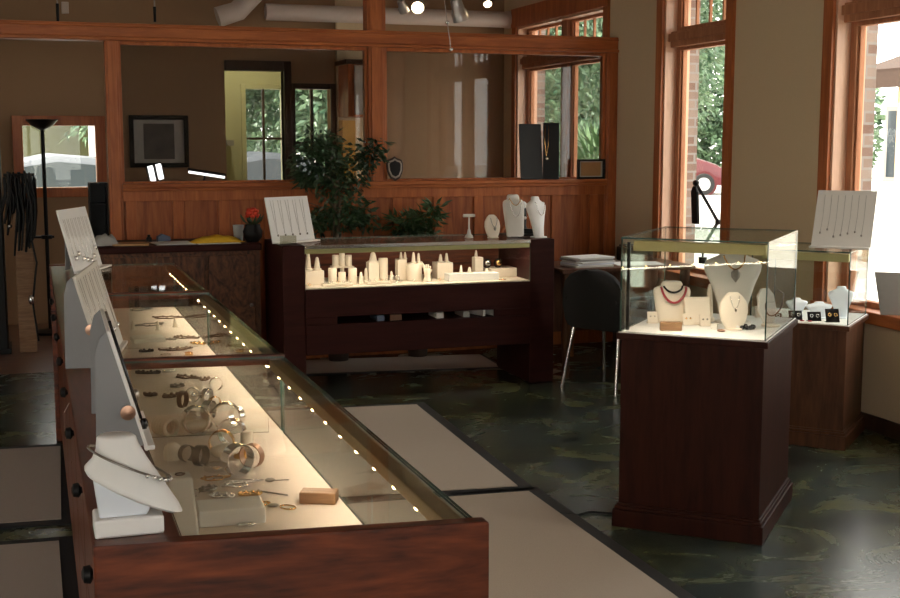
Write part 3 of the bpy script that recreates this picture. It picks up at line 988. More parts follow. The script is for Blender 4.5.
# white collar bust nearest the camera
r = empty('necklace_bust', (.133, 2.125, CT - .006))
mesh('base', MB().box((-.057, -.035, 0), (.057, .045, .032)), 'white', r, bevel=.004)
mesh('support', MB().loft([[(-.048, -.022, .032), (.030, -.022, .032), (.030, .03, .032), (-.048, .03, .032)], [(-.058, -.026, .115), (.056, -.026, .085), (.056, .03, .085), (-.058, .03, .115)]]), 'bluewhite', r, bevel=.003)
def ring_(cx, cz, rx, ry, tilt, n=32, zoff=0):
    return [(cx + rx * math.cos(2 * PI * i / n) * math.cos(tilt), ry * math.sin(2 * PI * i / n), cz - rx * math.cos(2 * PI * i / n) * math.sin(tilt) + zoff) for i in range(n)]
rings = [ring_(.010, .066, .088, .056, .46), ring_(.012, .070, .094, .060, .46), ring_(.009, .081, .090, .058, .44), ring_(.002, .108, .066, .047, .36), ring_(-.008, .138, .045, .034, .22), ring_(-.014, .155, .037, .028, .08), ring_(-.0155, .166, .034, .026, .03), ring_(-.016, .170, .029, .022, .02)]
mesh('collar', MB().loft([[(x * .95, y, z) for x, y, z in k] for k in rings]), 'white', r, smooth=60)
tag(r, 'white collar shaped necklace bust on the near end of the long counter', 'necklace bust')
r = empty('necklace', (.133, 2.125, CT + .11))
mesh('cord', MB().tube([(x * 1.02, y * 1.04, z - .11) for x, y, z in ring_(.004, .1145, .0715, .0485, .45)], .0022, 6, closed=True), 'darksil', r, smooth=0)
mb = MB()
for k in range(9):
    a = -1.0 + .16 * k
    x, y, z = ring_(.004, .1145, .0735, .050, .45)[int(32 * ((a / (2 * PI)) % 1))]
    mb.sphere((x * 1.03, y * 1.05, z - .112), .0042, 8)
mesh('charm', mb, 'silver', r, smooth=0)
tag(r, 'dark cord necklace with silver charms round the white collar bust', 'necklace')

# ------------------------------------------------------------------ jewellery generators
def one(name, mb, mat, loc, rz, label, cat, group=None, rx=0.0, ry=0.0, smooth=40, bevel=0.0):
    o = mesh(name, mb, mat, loc=loc, rot=(rx, ry, rz), smooth=smooth, bevel=bevel)
    return tag(o, label, cat, group)

def on_deck(u, v, z=DZ):
    return at(u, v, z)

def cuff(u, v, R, w, mat, rz, label, stand=True, z=DZ, grp=None):
    """open bangle: standing on its rim or lying flat"""
    q = on_deck(u, v, z)
    R, w = R * 1.22, w * 1.15
    if stand:
        return one('cuff_bracelet', MB().at(Tr(0, 0, R * 1.01) @ Rx(PI / 2) @ Tr(0, 0, -w / 2) @ Rz(PI / 2 * 3)).band(R, w, R * .07), mat, (q.x, q.y, z + .0006), rz, label, 'bracelet', grp)
    return one('cuff_bracelet', MB().band(R, w, R * .07), mat, (q.x, q.y, z + .0006), rz, label, 'bracelet', grp)

def flat_chain(u, v, a, b, rad, mat, rz, label, wob=.25, z=DZ, cat='bracelet', name='chain_bracelet', beads=0, grp=None):
    q = on_deck(u, v, z)
    if z == DZ:
        q.x = max(q.x, .222 + max(a, b))
    a, b, rad = a * 1.15, b * 1.25, rad * 1.2
    rnd = random.Random(int(u * 31 + v))
    ph = rnd.random() * 6
    pts = []
    for i in range(28):
        t_ = 2 * PI * i / 28
        k = 1 + wob * math.sin(3 * t_ + ph) * .5 + wob * .4 * math.sin(5 * t_ + ph * 2)
        pts.append((a * k * math.cos(t_), b * k * math.sin(t_), rad * 1.05))
    mb = MB().tube(pts, rad, 6, closed=True)
    if beads:
        for i in range(0, 28, max(1, 28 // beads)):
            mb.sphere((pts[i][0], pts[i][1], rad * 1.9), rad * 1.8, 8)
    return one(name, mb, mat, (q.x, q.y, z + .0004), rz, label, cat, grp, smooth=0)

def ring(p, R, mat, label, rx=PI / 2, rz=0.0, grp=None):
    return one('finger_ring', MB().torus((0, 0, 0), R, R * .16, 'Z', 16, 6).sphere((R, 0, 0), R * .32, 8), mat, p, rz, label, 'ring', grp, rx=rx, smooth=0)

def riser(x, y, z, sx, sy, sz, rz, mat, label, name='display_riser'):
    return one(name, MB().box((-sx / 2, -sy / 2, 0), (sx / 2, sy / 2, sz)), mat, (x, y, z), rz, label, 'riser', smooth=None, bevel=.003)

def cylinder(x, y, z, rad, h, mat, label, flare=1.0):
    return one('ring_cylinder', MB().lathe([(rad * .96, 0), (rad * flare, h * .04), (rad, h * .94), (rad * .93, h), (rad * .2, h)], n=20), mat, (x, y, z), 0, label, 'ring stand')

def cone(x, y, z, rad, h, mat, label, lean=0.0):
    return one('ring_cone', MB().lathe([(rad * 1.15, 0), (rad * 1.15, h * .10), (rad * .82, h * .12), (rad * .62, h * .6), (rad * .42, h * .9), (rad * .2, h * .985), (rad * .04, h)], n=16), mat, (x, y, z), 0, label, 'ring stand', ry=lean)

# ------------------------------------------------------------------ near bay of the long counter
def Q(u, v, z=DZ):
    return at(u, v, z)
q = Q(232, 522)
riser(q.x, q.y + .02, DZ, .155, .10, .040, -.05, 'white', 'low white block in the near bay beside the leaning cream pad')
q = Q(320, 503)
one('wooden_ring_box', MB().box((-.046, -.024, 0), (.046, .024, .030)), 'tanwood', (q.x, q.y + .01, DZ), -.42, 'small brown wooden box near the front glass of the long counter', 'box', smooth=None, bevel=.003)
q, qf = at(181, 478, .855), at(184, 540, .725)
r = empty('display_pad', (q.x, q.y, DZ), 0.0)
fy = qf.y - q.y
mesh('pad', MB().loft([[(-.028, fy, 0), (.034, fy, 0), (.034, .10, 0), (-.028, .10, 0)], [(-.028, .0, .138), (.026, .0, .138), (.026, .06, .138), (-.028, .06, .138)]]), 'offwhite', r, bevel=.006)
tag(r, 'tall cream pad with sloping face at the near left of the case', 'display pad')
ring((q.x, q.y + .03, DZ + .1395), .010, 'stone_br', 'small dark ring lying on top of the tall cream pad', rx=0)
cuff(187, 462, .020, .016, 'darksil', .5, 'dark grey cuff just behind the cream pad, left one of two')
cuff(201, 466, .024, .020, 'darksil', .9, 'dark ribbed cuff just behind the cream pad, right one of two')
cuff(196, 434, .036, .024, 'silver', .3, 'wide polished silver cuff at the left of the cuff pile')
cuff(226, 431, .037, .030, 'silver', -.2, 'wide polished silver cuff at the back of the cuff pile')
cuff(232, 446, .034, .026, 'silver', -.5, 'ribbed silver cuff in the middle of the pile')
cuff(222, 455, .030, .020, 'gold', -.3, 'gold toned cuff at the heart of the pile')
cuff(238, 476, .036, .030, 'silver', .45, 'bright silver cuff at the front of the pile')
cuff(252, 468, .028, .020, 'copper', -.7, 'brown round cuff at the right of the pile')
cuff(207, 404, .022, .014, 'silver', .8, 'small silver cuff left of the tall ring cuff')
cuff(193, 402, .021, .016, 'darksil', -.4, 'small dark cuff behind the wide silver cuffs')
cuff(215, 408, .016, .012, 'gold', .2, 'little gold cuff behind the wide silver cuffs')
cuff(183, 408, .024, .015, 'stone_br', 1.0, 'brown beaded cuff near the coil holder')
cuff(216, 391, .020, .012, 'silver', .1, 'single silver cuff standing near the first divider')
cuff(209, 420, .026, .022, 'silver', .9, 'thick silver cuff between the two wide cuffs at the left of the pile')
cuff(237, 425, .024, .018, 'silver', -1.0, 'narrow silver cuff at the right back of the pile')
cuff(216, 470, .026, .014, 'silver', .1, 'flat lying silver cuff left of the bright front cuff', stand=False)
cuff(192, 418, .026, .014, 'silver', .6, 'flat lying silver cuff at the left back of the pile', stand=False)
cuff(243, 457, .022, .012, 'gold', -.9, 'flat lying gold cuff at the right of the pile', stand=False)
flat_chain(200, 396, .026, .012, .003, 'silver', .3, 'shiny silver bracelet just left of the standing cuff by the divider', beads=9)
flat_chain(262, 505, .018, .010, .0016, 'gold', .5, 'tiny gold chain left of the hoop and pin', beads=5)
flat_chain(222, 497, .026, .010, .0022, 'silver', -.4, 'silver bead bracelet just above the low white block', beads=9)
q = Q(228, 462)
one('bangle_cushion', MB().sphere((0, 0, .022), .034, 16, (1.3, .8, .62)), 'cream', (q.x, q.y + .05, DZ), .2, 'padded cream cushion in the middle of the cuff pile', 'cushion', smooth=0)
q = Q(200, 436)
one('bangle_cushion', MB().sphere((0, 0, .020), .034, 16, (1.4, .7, .58)), 'cream', (q.x, q.y + .06, DZ), .1, 'padded cream cushion behind the left wide cuff', 'cushion', smooth=0)
q = Q(247, 447)
cylinder(q.x, q.y, DZ, .019, .048, 'cream', 'plain cream ring cylinder right of the cuff pile')
# coil bangle holder
q = Q(163, 436)
mb = MB()
for k in range(5):
    mb.torus((0, -.028 + .014 * k, .026), .025, .0075, 'Y', 20, 8)
one('bangle_coil', mb, 'cream', (q.x + .01, q.y + .02, DZ), .5, 'cream ribbed coil holder close to the edge on board', 'bracelet holder', smooth=0)
q = Q(170, 461)
one('ring_dome', MB().lathe([(.026, 0), (.027, .02), (.023, .036), (.013, .046), (.003, .049)], n=20), 'cream', (q.x + .01, q.y + .02, DZ), 0, 'cream rounded dome stand next to the coil holder', 'ring stand', smooth=50)
flat_chain(172, 397, .030, .014, .0032, 'stone_br', .4, 'brown stone bracelet below the edge on board, left of the small cuffs', beads=9)
flat_chain(178, 387, .020, .012, .003, 'darksil', .2, 'dark bracelet between the grey oval and the small cuffs', beads=7)
flat_chain(187, 378, .040, .016, .0026, 'stone_br', -.75, 'dark forked necklace near the first divider', cat='necklace', name='stone_necklace', beads=9, wob=.5)
flat_chain(205, 380, .022, .010, .0026, 'stone_br', .9, 'short dark bracelet right of the forked necklace', beads=7)
flat_chain(148, 374, .038, .008, .0034, 'blackbead', -.3, 'long black bracelet at the back left of the near bay', beads=9, wob=.1)
flat_chain(150, 396, .018, .009, .0032, 'stone_br', -.5, 'short brown bracelet against the edge on board', beads=6)
q = Q(169, 372)
one('silver_buckle', MB().torus((0, 0, .004), .020, .0035, 'Z', 24, 8, (1.3, .7)), 'silver', (q.x, q.y, DZ), .2, 'oval silver buckle at the back of the near bay', 'buckle', smooth=0)
q = Q(246, 526)
one('silver_buckle', MB().torus((0, 0, .004), .016, .0035, 'Z', 24, 8, (1.3, .6)).cbox((0, 0, .004), (.026, .004, .003)), 'silver', (q.x, q.y, DZ), 0, 'silver buckle in front of the low white block', 'buckle', smooth=0)
flat_chain(215, 479, .030, .016, .0018, 'gold', .1, 'fine gold chain in front of the cuff pile', beads=5)
flat_chain(236, 486, .028, .016, .0018, 'silver', -.1, 'fine silver chain between the cuffs and the white block', beads=6)
flat_chain(208, 490, .020, .013, .0024, 'darksil', .6, 'small dark chain left above the white block', beads=7)
flat_chain(250, 495, .024, .009, .0022, 'gold', -.2, 'gold link bracelet lying above the white block', beads=8)
flat_chain(243, 482, .040, .010, .0012, 'silver', -.1, 'thin silver chain lying below the bright front cuff')
q = Q(207, 506, DZ + .036)
one('earring_wedge', MB().prism([(-.030, 0), (.030, 0), (0, .026)], (-.012, .012), 'Y'), 'offwhite', (q.x, q.y + .06, DZ), .1, 'small pale triangular earring holder behind the white block', 'earring holder', smooth=None, bevel=.002)
q = Q(201, 500)
ring((q.x - .01, q.y + .03, DZ + .0105), .0085, 'silver', 'sparkling silver ring left of the triangular earring holder')
q = Q(273, 494)
one('hair_pin', MB().cyl((-.045, 0, .003), (.045, 0, .003), .0022, 6).sphere((-.045, 0, .004), .004), 'darksil', (q.x, q.y, DZ), -.78, 'long thin dark pin lying diagonally on the cream deck', 'pin', smooth=0)
q = Q(288, 508)
one('hoop_earring', MB().torus((0, 0, .0022), .015, .0020, 'Z', 24, 6, (1, 1.5)), 'gold', (q.x, q.y, DZ), .6, 'gold hoop beside the diagonal pin', 'earring', smooth=0)
q = Q(270, 482)
one('brooch', MB().sphere((0, 0, .006), .010, 10, (1.4, .8, .6)).cyl((.01, 0, .004), (.05, .002, .003), .0015, 5).cyl((.03, 0, .004), (.034, .016, .003), .001, 5), 'darksil', (q.x, q.y, DZ), -.1, 'grey leaf shaped brooch with thin stem above the diagonal pin', 'brooch', smooth=0)
q = Q(273, 507)
one('brooch', MB().sphere((0, 0, .005), .010, 10, (1.5, .7, .5)), 'darksil', (q.x, q.y, DZ), -.2, 'small grey oval brooch below the diagonal pin', 'brooch', smooth=0)
q = Q(232, 536, DZ)
# ------------------------------------------------------------------ middle bay
flat_chain(176, 350, .050, .020, .0028, 'stone_br', .1, 'brown chain bracelet just behind the first divider', beads=9, wob=.4)
flat_chain(160, 340, .050, .020, .0024, 'darksil', -.4, 'dark chain at the left of the middle bay, nearer one', beads=8, wob=.4)
flat_chain(185, 338, .045, .020, .0026, 'stone_br', -.5, 'twisted brown necklace at the centre of the middle bay', beads=9, wob=.5, cat='necklace', name='stone_necklace')
flat_chain(150, 325, .06, .030, .0022, 'darksil', .3, 'dark chain at the left of the middle bay, farther one', beads=7, wob=.4)
flat_chain(168, 318, .060, .030, .0024, 'stone_br', -.2, 'brown necklace high in the middle bay', beads=8, wob=.4, cat='necklace', name='stone_necklace')
flat_chain(140, 310, .050, .025, .0022, 'darksil', .5, 'small dark chain near the second divider', beads=6, wob=.4)
flat_chain(198, 344, .030, .014, .0024, 'gold', -.8, 'gold chain at the right of the middle bay', beads=7, wob=.3)
flat_chain(146, 352, .024, .010, .003, 'blackbead', .0, 'short black bracelet behind the first divider at left', beads=6)
cuff(166, 357, .018, .010, 'silver', .1, 'small bright silver cuff behind the first divider', stand=False)
cuff(189, 355, .014, .010, 'gold', .3, 'tiny gold cuff behind the first divider at right', stand=False)
for k, (u, v) in enumerate(((133, 330), (158, 330), (175, 327))):
    q = Q(u, v)
    cone(q.x, q.y, DZ, .012, .045, 'cream', ['cream ring cone at the left of the middle bay', 'cream ring cone in the middle of the middle bay', 'cream ring cone right of the other two in the middle bay'][k])
q = Q(150, 345)
riser(q.x, q.y + .12, DZ, .14, .12, .02, .1, 'offwhite', 'flat cream riser at the left of the middle bay')
# ------------------------------------------------------------------ far bay
q = Q(114, 299)
one('shell_ornament', MB().sphere((0, 0, .02), .022, 12, (.8, 1.3, .9)).torus((.01, -.01, .03), .014, .006, 'X', 16, 6), 'cream', (.225, 5.02, CT - .003), .3, 'cream curled shell ornament on the glass beside the beige necklace board', 'ornament', smooth=0)

# ------------------------------------------------------------------ middle counter across the room
BX0, BX1, BY0, BY1, BT = 1.455, 3.29, 7.6, 8.22, .967
BZ = .695
r = empty('display_counter', ((BX0 + BX1) / 2, BY0, 0))
tag(r, 'dark wooden counter with lit glass case across the middle of the shop', 'display counter')
mesh('end_post', MB().box((BX0, BY0, 0), (1.597, BY1, BT)), 'mahog_dk', r, bevel=.006, world=True)
mesh('end_post', MB().box((3.115, BY0, 0), (BX1, BY1, BT)), 'mahog_dk', r, bevel=.006, world=True)
mesh('case_floor', MB().box((1.597, BY0 + .006, BZ - .02), (3.115, BY1 - .03, BZ)), 'cream', r, world=True)
mesh('back_panel', MB().box((1.597, BY1 - .03, .30), (3.115, BY1 - .008, BT - .012)), 'mahog_x', r, world=True)
mb = MB().box((1.597, BY0 - .012, .512), (3.115, BY0 + .006, .688)).box((1.597, BY0 - .006, .27), (3.115, BY0 + .012, .462)).box((1.597, BY0 - .006, .462), (1.80, BY0 + .012, .512)).box((2.86, BY0 - .006, .462), (3.115, BY0 + .012, .512))
mesh('front_panel', mb, 'mahog_dk', r, bevel=.003, world=True)
mesh('inner_shelf', MB().box((1.597, BY0 + .012, .44), (3.115, BY1 - .03, .46)), 'mahog_dk', r, world=True)
mesh('top_pane', MB().pane((1.597, BY0, BT - .010), (3.115, BY1 - .008, BT - .003)), ['glass', 'glassedge'], r, world=True)
mesh('front_pane', MB().pane((1.597, BY0, BZ - .006), (3.115, BY0 + .006, BT - .011)), ['glass', 'glassedge'], r, world=True)
mesh('light_strip', MB().box((1.598, BY0 + .008, BT - .055), (3.114, BY0 + .045, BT - .012)), 'brass', r, bevel=.003, world=True)
mesh('front_rail', MB().box((1.597, BY0 - .008, BT - .024), (3.115, BY0 - .0005, BT)), 'chrome', r, bevel=.002, world=True)
ld = D.lights.new('case_light', 'AREA')
ld.shape = 'RECTANGLE'; ld.size = 1.45; ld.size_y = .02; ld.energy = 1.7; ld.color = (1.0, .82, .62)
lo = link('case_light', ld)
lo.location = (2.355, BY0 + .03, BT - .062)
lo.rotation_euler = (.35, 0, 0)
# things on the slot shelf
for k, (u, w, m_, lb) in enumerate(((437, .05, 'white', 'white box in the slot below the case, leftmost'), (463, .045, 'greypaper', 'grey box in the slot below the case'), (478, .02, 'white', 'slim white booklet in the slot, left one of a pair'), (489, .02, 'white', 'slim white booklet in the slot, right one of a pair'), (500, .015, 'greypaper', 'grey leaflet in the slot, nearest the counter end'), (378, .05, 'blueplastic', 'blue grey box in the slot, far left'), (393, .08, 'copper', 'reddish tin in the slot, left of centre'))):
    q = aty(u, 320, BY0 + .12)
    one('stored_box', MB().box((-w / 2, -.08, 0), (w / 2, .10, .040)), m_, (q.x, BY0 + .13, .46), .0 if w > .03 else .25, lb, 'box', smooth=None, bevel=.002)

def mid(u0, u1, v0, v1, y=7.78):
    a, b = aty(u0, (v0 + v1) / 2, y), aty(u1, (v0 + v1) / 2, y)
    c0, c1 = aty((u0 + u1) / 2, v0, y), aty((u0 + u1) / 2, v1, y)
    return (a.x + b.x) / 2, b.x - a.x, c0.z, c1.z

def mcyl(u0, u1, v0, v1, label, y=7.78, z0=None, kind='cyl'):
    x, w, zt, zb = mid(u0, u1, v0, v1, y)
    zb = BZ if z0 is None else z0
    if kind == 'cyl':
        return cylinder(x, y, zb, w / 2 * .94, zt - zb, 'cream', label)
    if kind == 'cone':
        return cone(x, y, zb, w / 2 * .94, zt - zb, 'cream', label)
    return riser(x, y, zb, w * .92, min(.12, w), zt - zb, 0, 'cream', label)
def zt(u, v, y=7.78):
    return aty(u, v, y).z
# left tower
mcyl(303, 323, 270, 289, 'cream block at the left end of the middle case', 7.86, kind='box')
b0 = zt(313, 270, 7.86)
mcyl(304, 312, 252, 270, 'tall ring cone on the left block, left one', 7.86, b0, 'cone')
mcyl(313, 321, 257, 270, 'shorter ring cone on the left block, right one', 7.86, b0, 'cone')
# trio on platform
x, w, za, zb = mid(333, 351, 266, 270, 7.95)
r = empty('display_platform', (x, 7.95, BZ))
mesh('top', MB().box((-w / 2 - .01, -.05, za - BZ - .008), (w / 2 + .01, .05, za - BZ)), 'cream', r, bevel=.002)
mesh('stem', MB().cyl((0, 0, .006), (0, 0, za - BZ - .008), .014), 'cream', r, smooth=40)
mesh('base', MB().cbox((0, 0, .003), (.09, .08, .006)), 'cream', r)
tag(r, 'small raised platform carrying three ring cylinders in the middle case', 'stand')
mcyl(332, 339, 255, 265, 'left cylinder on the raised platform', 7.95, za, 'cyl')
mcyl(339, 345, 253, 265, 'tallest middle cylinder on the raised platform', 7.94, za, 'cyl')
mcyl(345, 352, 255, 265, 'right cylinder on the raised platform', 7.95, za, 'cyl')
mcyl(328, 337, 268, 282, 'squat cylinder left of the platform stem', 7.80, None, 'cyl')
mcyl(348, 357, 268, 283, 'squat cylinder right of the platform stem', 7.80, None, 'cyl')
x, w, za2, zb2 = mid(338, 346, 273, 282, 7.76)
mcyl(338, 346, 272, 282, 'low round stand below the platform', 7.80, None, 'cyl')
def tray(u0, u1, v0, v1, y, label, nr, gl):
    x, w, za, zb = mid(u0, u1, v0, v1, y)
    h = max(.018, za - BZ)
    riser(x, y, BZ, w, .07, h, 0, 'cream', label, 'ring_tray')
    for k in range(nr):
        ring((x - w / 2 + w * (k + .5) / nr, y - .015, BZ + h + .0085), .008, ['darksil', 'silver', 'gold'][k % 3], ORD[k] + ' ring from the left on the ' + gl, rx=1.2)
tray(322, 352, 284, 288, 7.70, 'low cream ring tray at the left of the middle case', 5, 'low left tray')
mcyl(358, 364, 272, 287, 'small ring cone right of the squat cylinders', 7.74, None, 'cone')
mcyl(363, 369, 268, 284, 'small ring cone against the central block', 7.86, None, 'cone')
mcyl(367, 378, 262, 286, 'tall cream block left of centre in the middle case', 7.88, kind='box')
b1 = zt(372, 262, 7.88)
mcyl(368, 378, 252, 262, 'rounded ring cone topping the left of centre block', 7.88, b1, 'cone')
mcyl(378, 388, 258, 286, 'cream block with paired post left of centre', 7.90, kind='cyl')
tray(366, 389, 281, 288, 7.71, 'low cream tray in front of the left of centre block', 4, 'tray before the left of centre block')
mcyl(389, 394, 271, 286, 'tiny ring cone between the two tall groups', 7.76, None, 'cone')
q = aty(396, 284, 7.72)
one('bangle_watch', MB().torus((0, 0, .026), .024, .004, 'Y', 20, 6), 'silver', (q.x, 7.72, BZ), .3, 'silver bangle standing in front of the middle case centre', 'bracelet', smooth=0)
mcyl(396, 406, 259, 287, 'tall cream block at the centre of the middle case', 7.90, kind='box')
b2 = zt(401, 259, 7.90)
mcyl(399, 403, 252, 259, 'left ring cone on the tall centre block', 7.90, b2, 'cone')
mcyl(403, 407, 252, 259, 'right ring cone on the tall centre block', 7.90, b2, 'cone')
mcyl(406, 422, 263, 287, 'fat cream cylinder at the centre of the middle case', 7.84, None, 'cyl')
b3 = zt(414, 263, 7.84)
mcyl(411, 416, 252, 263, 'left ring cone on the fat cylinder', 7.84, b3, 'cone')
mcyl(416, 421, 253, 263, 'right ring cone on the fat cylinder', 7.85, b3, 'cone')
q = aty(425, 268, 7.84)
one('ring_finger', MB().tube([(-.03, 0, .12), (.02, 0, .05), (.035, 0, .006)], .011, 10), 'cream', (q.x, 7.84, BZ), 0, 'slanting ring finger leaning against the fat cylinder', 'ring stand', smooth=0)
x, w, za, zb = mid(423, 433, 272, 287, 7.74)
mb = MB().lathe([(.030, 0), (.030, .012), (.018, .02), (.020, .05), (.024, .075), (.018, .085)], n=14)
for k in range(4):
    mb.tube([(-.018 + .012 * k, 0, .078), (-.022 + .015 * k, 0, .10 + .012 * (1 if 0 < k < 3 else 0))], .0055, 6)
mb.tube([(.018, 0, .05), (.034, 0, .078)], .0055, 6)
one('ring_hand', mb, 'cream', (x, 7.76, BZ), 0, 'small cream hand shaped ring holder right of centre', 'ring stand', smooth=0)
mcyl(434, 451, 262, 286, 'wide cream block right of centre with two ring cones', 7.92, kind='box')
b4 = zt(442, 262, 7.92)
mcyl(438, 443, 254, 262, 'left ring cone on the wide right block', 7.92, b4, 'cone')
mcyl(444, 449, 253, 262, 'right ring cone on the wide right block', 7.92, b4, 'cone')
x, w, za, zb = mid(447, 497, 277, 287, 7.72)
riser(x, 7.73, BZ, w, .10, .05, 0, 'white', 'long low white riser at the right of the middle case')
zr = BZ + .05
mcyl(459, 463, 265, 278, 'thin ring cone on the long white riser, left one', 7.74, zr, 'cone')
mcyl(467, 472, 267, 278, 'thin ring cone on the long white riser, middle one', 7.74, zr, 'cone')
mcyl(484, 489, 268, 278, 'thin ring cone on the long white riser, right one', 7.74, zr, 'cone')
mcyl(473, 482, 257, 286, 'tall cream block behind the long white riser', 7.92, kind='box')
b5 = zt(477, 257, 7.92)
mcyl(474, 478, 250, 257, 'tiny ring cone on the block behind the long riser', 7.92, b5, 'cone')
x, w, za, zb = mid(487, 520, 267, 286, 7.92)
riser(x, 7.92, BZ, w, .16, za - BZ, 0, 'cream', 'cream riser with watches at the right end of the middle case')
def watch(u, label, dial):
    q = aty(u, 262, 7.90)
    r = empty('wrist_watch', (q.x, 7.90, za))
    mesh('strap', MB().torus((0, 0, .030), .026, .006, 'Y', 20, 6, (1, 1.05)), 'blackbead', r, smooth=0)
    mesh('dial', MB().at(Tr(0, -.018, .034) @ Rx(PI / 2)).lathe([(.018, 0), (.019, .004), (.015, .007), (.002, .007)], n=18), dial, r, smooth=40)
    tag(r, label, 'watch')
watch(487, 'black wrist watch with silver dial on the right riser', 'silver')
watch(498, 'black wrist watch with gold dial on the right riser', 'gold')
for k, (u, v) in enumerate(((309, 262), (372, 270), (401, 268), (440, 268), (414, 275), (477, 268))):
    q = aty(u, v, 7.76)
    ring((q.x, 7.765, BZ + .0085), .008, ['gold', 'silver', 'darksil'][k % 3], ['ring in front of the left end block', 'ring in front of the left of centre block', 'ring in front of the tall centre block', 'ring in front of the wide right block', 'ring in front of the fat cylinder', 'ring hidden behind the long white riser'][k], rx=1.1)
q = aty(512, 286, 7.70)
one('hoop_earring', MB().torus((0, 0, .0022), .02, .002, 'Z', 20, 6, (1.4, .6)), 'gold', (q.x - .08, 7.68, BZ), 0, 'thin gold hoop lying before the watch riser', 'earring', smooth=0)

# ---- things on top of the middle counter
def bust(name, loc, rz, H, W, label, mat='cream', oval=False, th=.28, bib=False):
    """flat chested necklace bust: narrow foot, shoulders, neck"""
    r = empty(name, loc, rz)
    if oval:
        prof = [(0, .42, .45), (.06, .62, .55), (.25, .86, .62), (.5, 1.0, .62), (.72, .93, .56), (.88, .66, .48), (.97, .42, .40), (1.0, .30, .30)]
    elif bib:
        prof = [(0, .78, .7), (.02, .80, .72), (.3, .88, .75), (.6, .97, .8), (.76, 1.0, .8), (.83, .95, .75), (.865, .80, .7), (.88, .58, .70), (.94, .56, .78), (.985, .48, .72), (1.0, .36, .5)]
    else:
        prof = [(0, .40, .62), (.02, .42, .66), (.25, .52, .72), (.5, .74, .82), (.68, .96, .92), (.76, 1.0, .90), (.83, .90, .80), (.88, .56, .66), (.92, .38, .55), (.985, .34, .50), (1.0, .28, .42)]
    rings = []
    n = 28
    for f, a, b in prof:
        rx, ry = W / 2 * a, W / 2 * th * b * 1.5
        lean = (f - .1) * H * .14
        rings.append([(rx * math.copysign(abs(math.cos(2 * PI * i / n)) ** .8, math.cos(2 * PI * i / n)), ry * math.copysign(abs(math.sin(2 * PI * i / n)) ** .8, math.sin(2 * PI * i / n)) + lean, f * H) for i in range(n)])
    mesh('body', MB().loft(rings), mat, r, smooth=60)
    mesh('foot', MB().lathe([(W * .30, 0), (W * .30, .006), (W * .26, .008)], n=24), mat, r, smooth=40)
    tag(r, label, 'necklace bust')
    return r, ROOT_M[r.name]

def necklace_on(Mr, H, W, z0, drop, rad, mat, label, width=.42, lean=.14, off=.27, pend=None, pmat=None, group=None):
    """chain draped on a bust front from the neck down to a low point"""
    pts = []
    n = 18
    for i in range(n + 1):
        a = PI * i / n
        x = -W / 2 * width * math.cos(a)
        z = z0 - drop * math.sin(a) ** 1.3
        y = (z / H - .1) * H * .14 - W / 2 * off * (1 if z < H * .85 else .72) - rad
        pts.append(Mr @ V3((x, y, z)))
    low = pts[n // 2]
    r = empty('necklace', low)
    mesh('chain', MB().tube(pts, rad, 6), mat, r, world=True, smooth=0)
    if pend:
        q = Mr.inverted() @ low
        zz = q.z - pend * 1.1
        mb = MB().at(Mr)
        y = (zz / H - .1) * H * .14 - W / 2 * off - .004
        mb.loft([[(q.x + pend * sx * k, y + dy, zz + pend * sz) for sx, sz in ((0, -1.25), (.75, -.3), (.8, .6), (.4, 1), (-.4, 1), (-.8, .6), (-.75, -.3))] for k, dy in ((.6, -.006), (1, -.003), (1, .003))])
        mesh('pendant', mb, pmat or mat, r, world=True)
    tag(r, label, 'necklace', group)
    return r

r4, F4 = board('necklace_board', (1.59, 7.88, BT), .52, .36, .30, .25, 'white leaning board with fine chains on the left end of the middle counter', mat='white')
for k in range(5):
    s = -.13 + .062 * k
    hang(F4, [(s - .012, .28), (s - .006, .15), (s, .06), (s + .006, .15), (s + .012, .28)], .0009, 'necklace', 'darksil',
         ORD[k] + ' fine chain from left on the middle counter board', 'necklace', 'fine chains on the middle counter board', .006, 5, (s, .05))
q = aty(284, 240, 7.70)
one('acrylic_box', MB().box((-.045, -.03, 0), (.045, .03, .055)), 'acrylic', (q.x + .03, 7.72, BT), .1, 'small clear box before the board on the middle counter', 'box', smooth=None)
q = aty(469, 240, 7.85)
r = empty('t_bar_stand', (q.x, 7.85, BT))
mesh('base', MB().lathe([(.030, 0), (.028, .012), (.014, .028), (.010, .05), (.007, .06)], n=18), 'offwhite', r, smooth=50)
mesh('post', MB().cyl((0, 0, .05), (0, 0, .145), .006), 'offwhite', r, smooth=40)
mesh('bar', MB().cyl((-.04, 0, .150), (.04, 0, .150), .011), 'offwhite', r, smooth=40)
tag(r, 'white T shaped bracelet stand on the middle counter', 'stand')
def top_x(u, y):
    return aty(u, 238, y).x
b, Mb_ = bust('necklace_bust', (top_x(493, 7.8), 7.80, BT), .25, .155, .125, 'small round pendant bust on the middle counter', oval=True)
necklace_on(Mb_, .155, .125, .135, .060, .002, 'darksil', 'chain with dark round pendant on the small round bust', pend=.011, off=.40)
b, Mb_ = bust('necklace_bust', (top_x(514, 7.9), 7.88, BT), .15, .285, .165, 'tall white bust with two chains on the middle counter', mat='offwhite', th=.22, bib=True)
necklace_on(Mb_, .285, .165, .262, .05, .003, 'gold', 'short bead chain on the tall white bust', width=.50, off=.36)
necklace_on(Mb_, .285, .165, .255, .12, .0028, 'silver', 'long chain on the tall white bust', width=.58, off=.36)
b, Mb_ = bust('necklace_bust', (top_x(538, 7.75), 7.74, BT), .55, .275, .19, 'angled white bust at the right end of the middle counter', mat='white')
necklace_on(Mb_, .275, .19, .24, .09, .0028, 'silver', 'silver chain on the angled white bust', width=.5, off=.40)
q = aty(549, 238, 7.98)
r = empty('drink_bottle', (3.235, 8.05, BT))
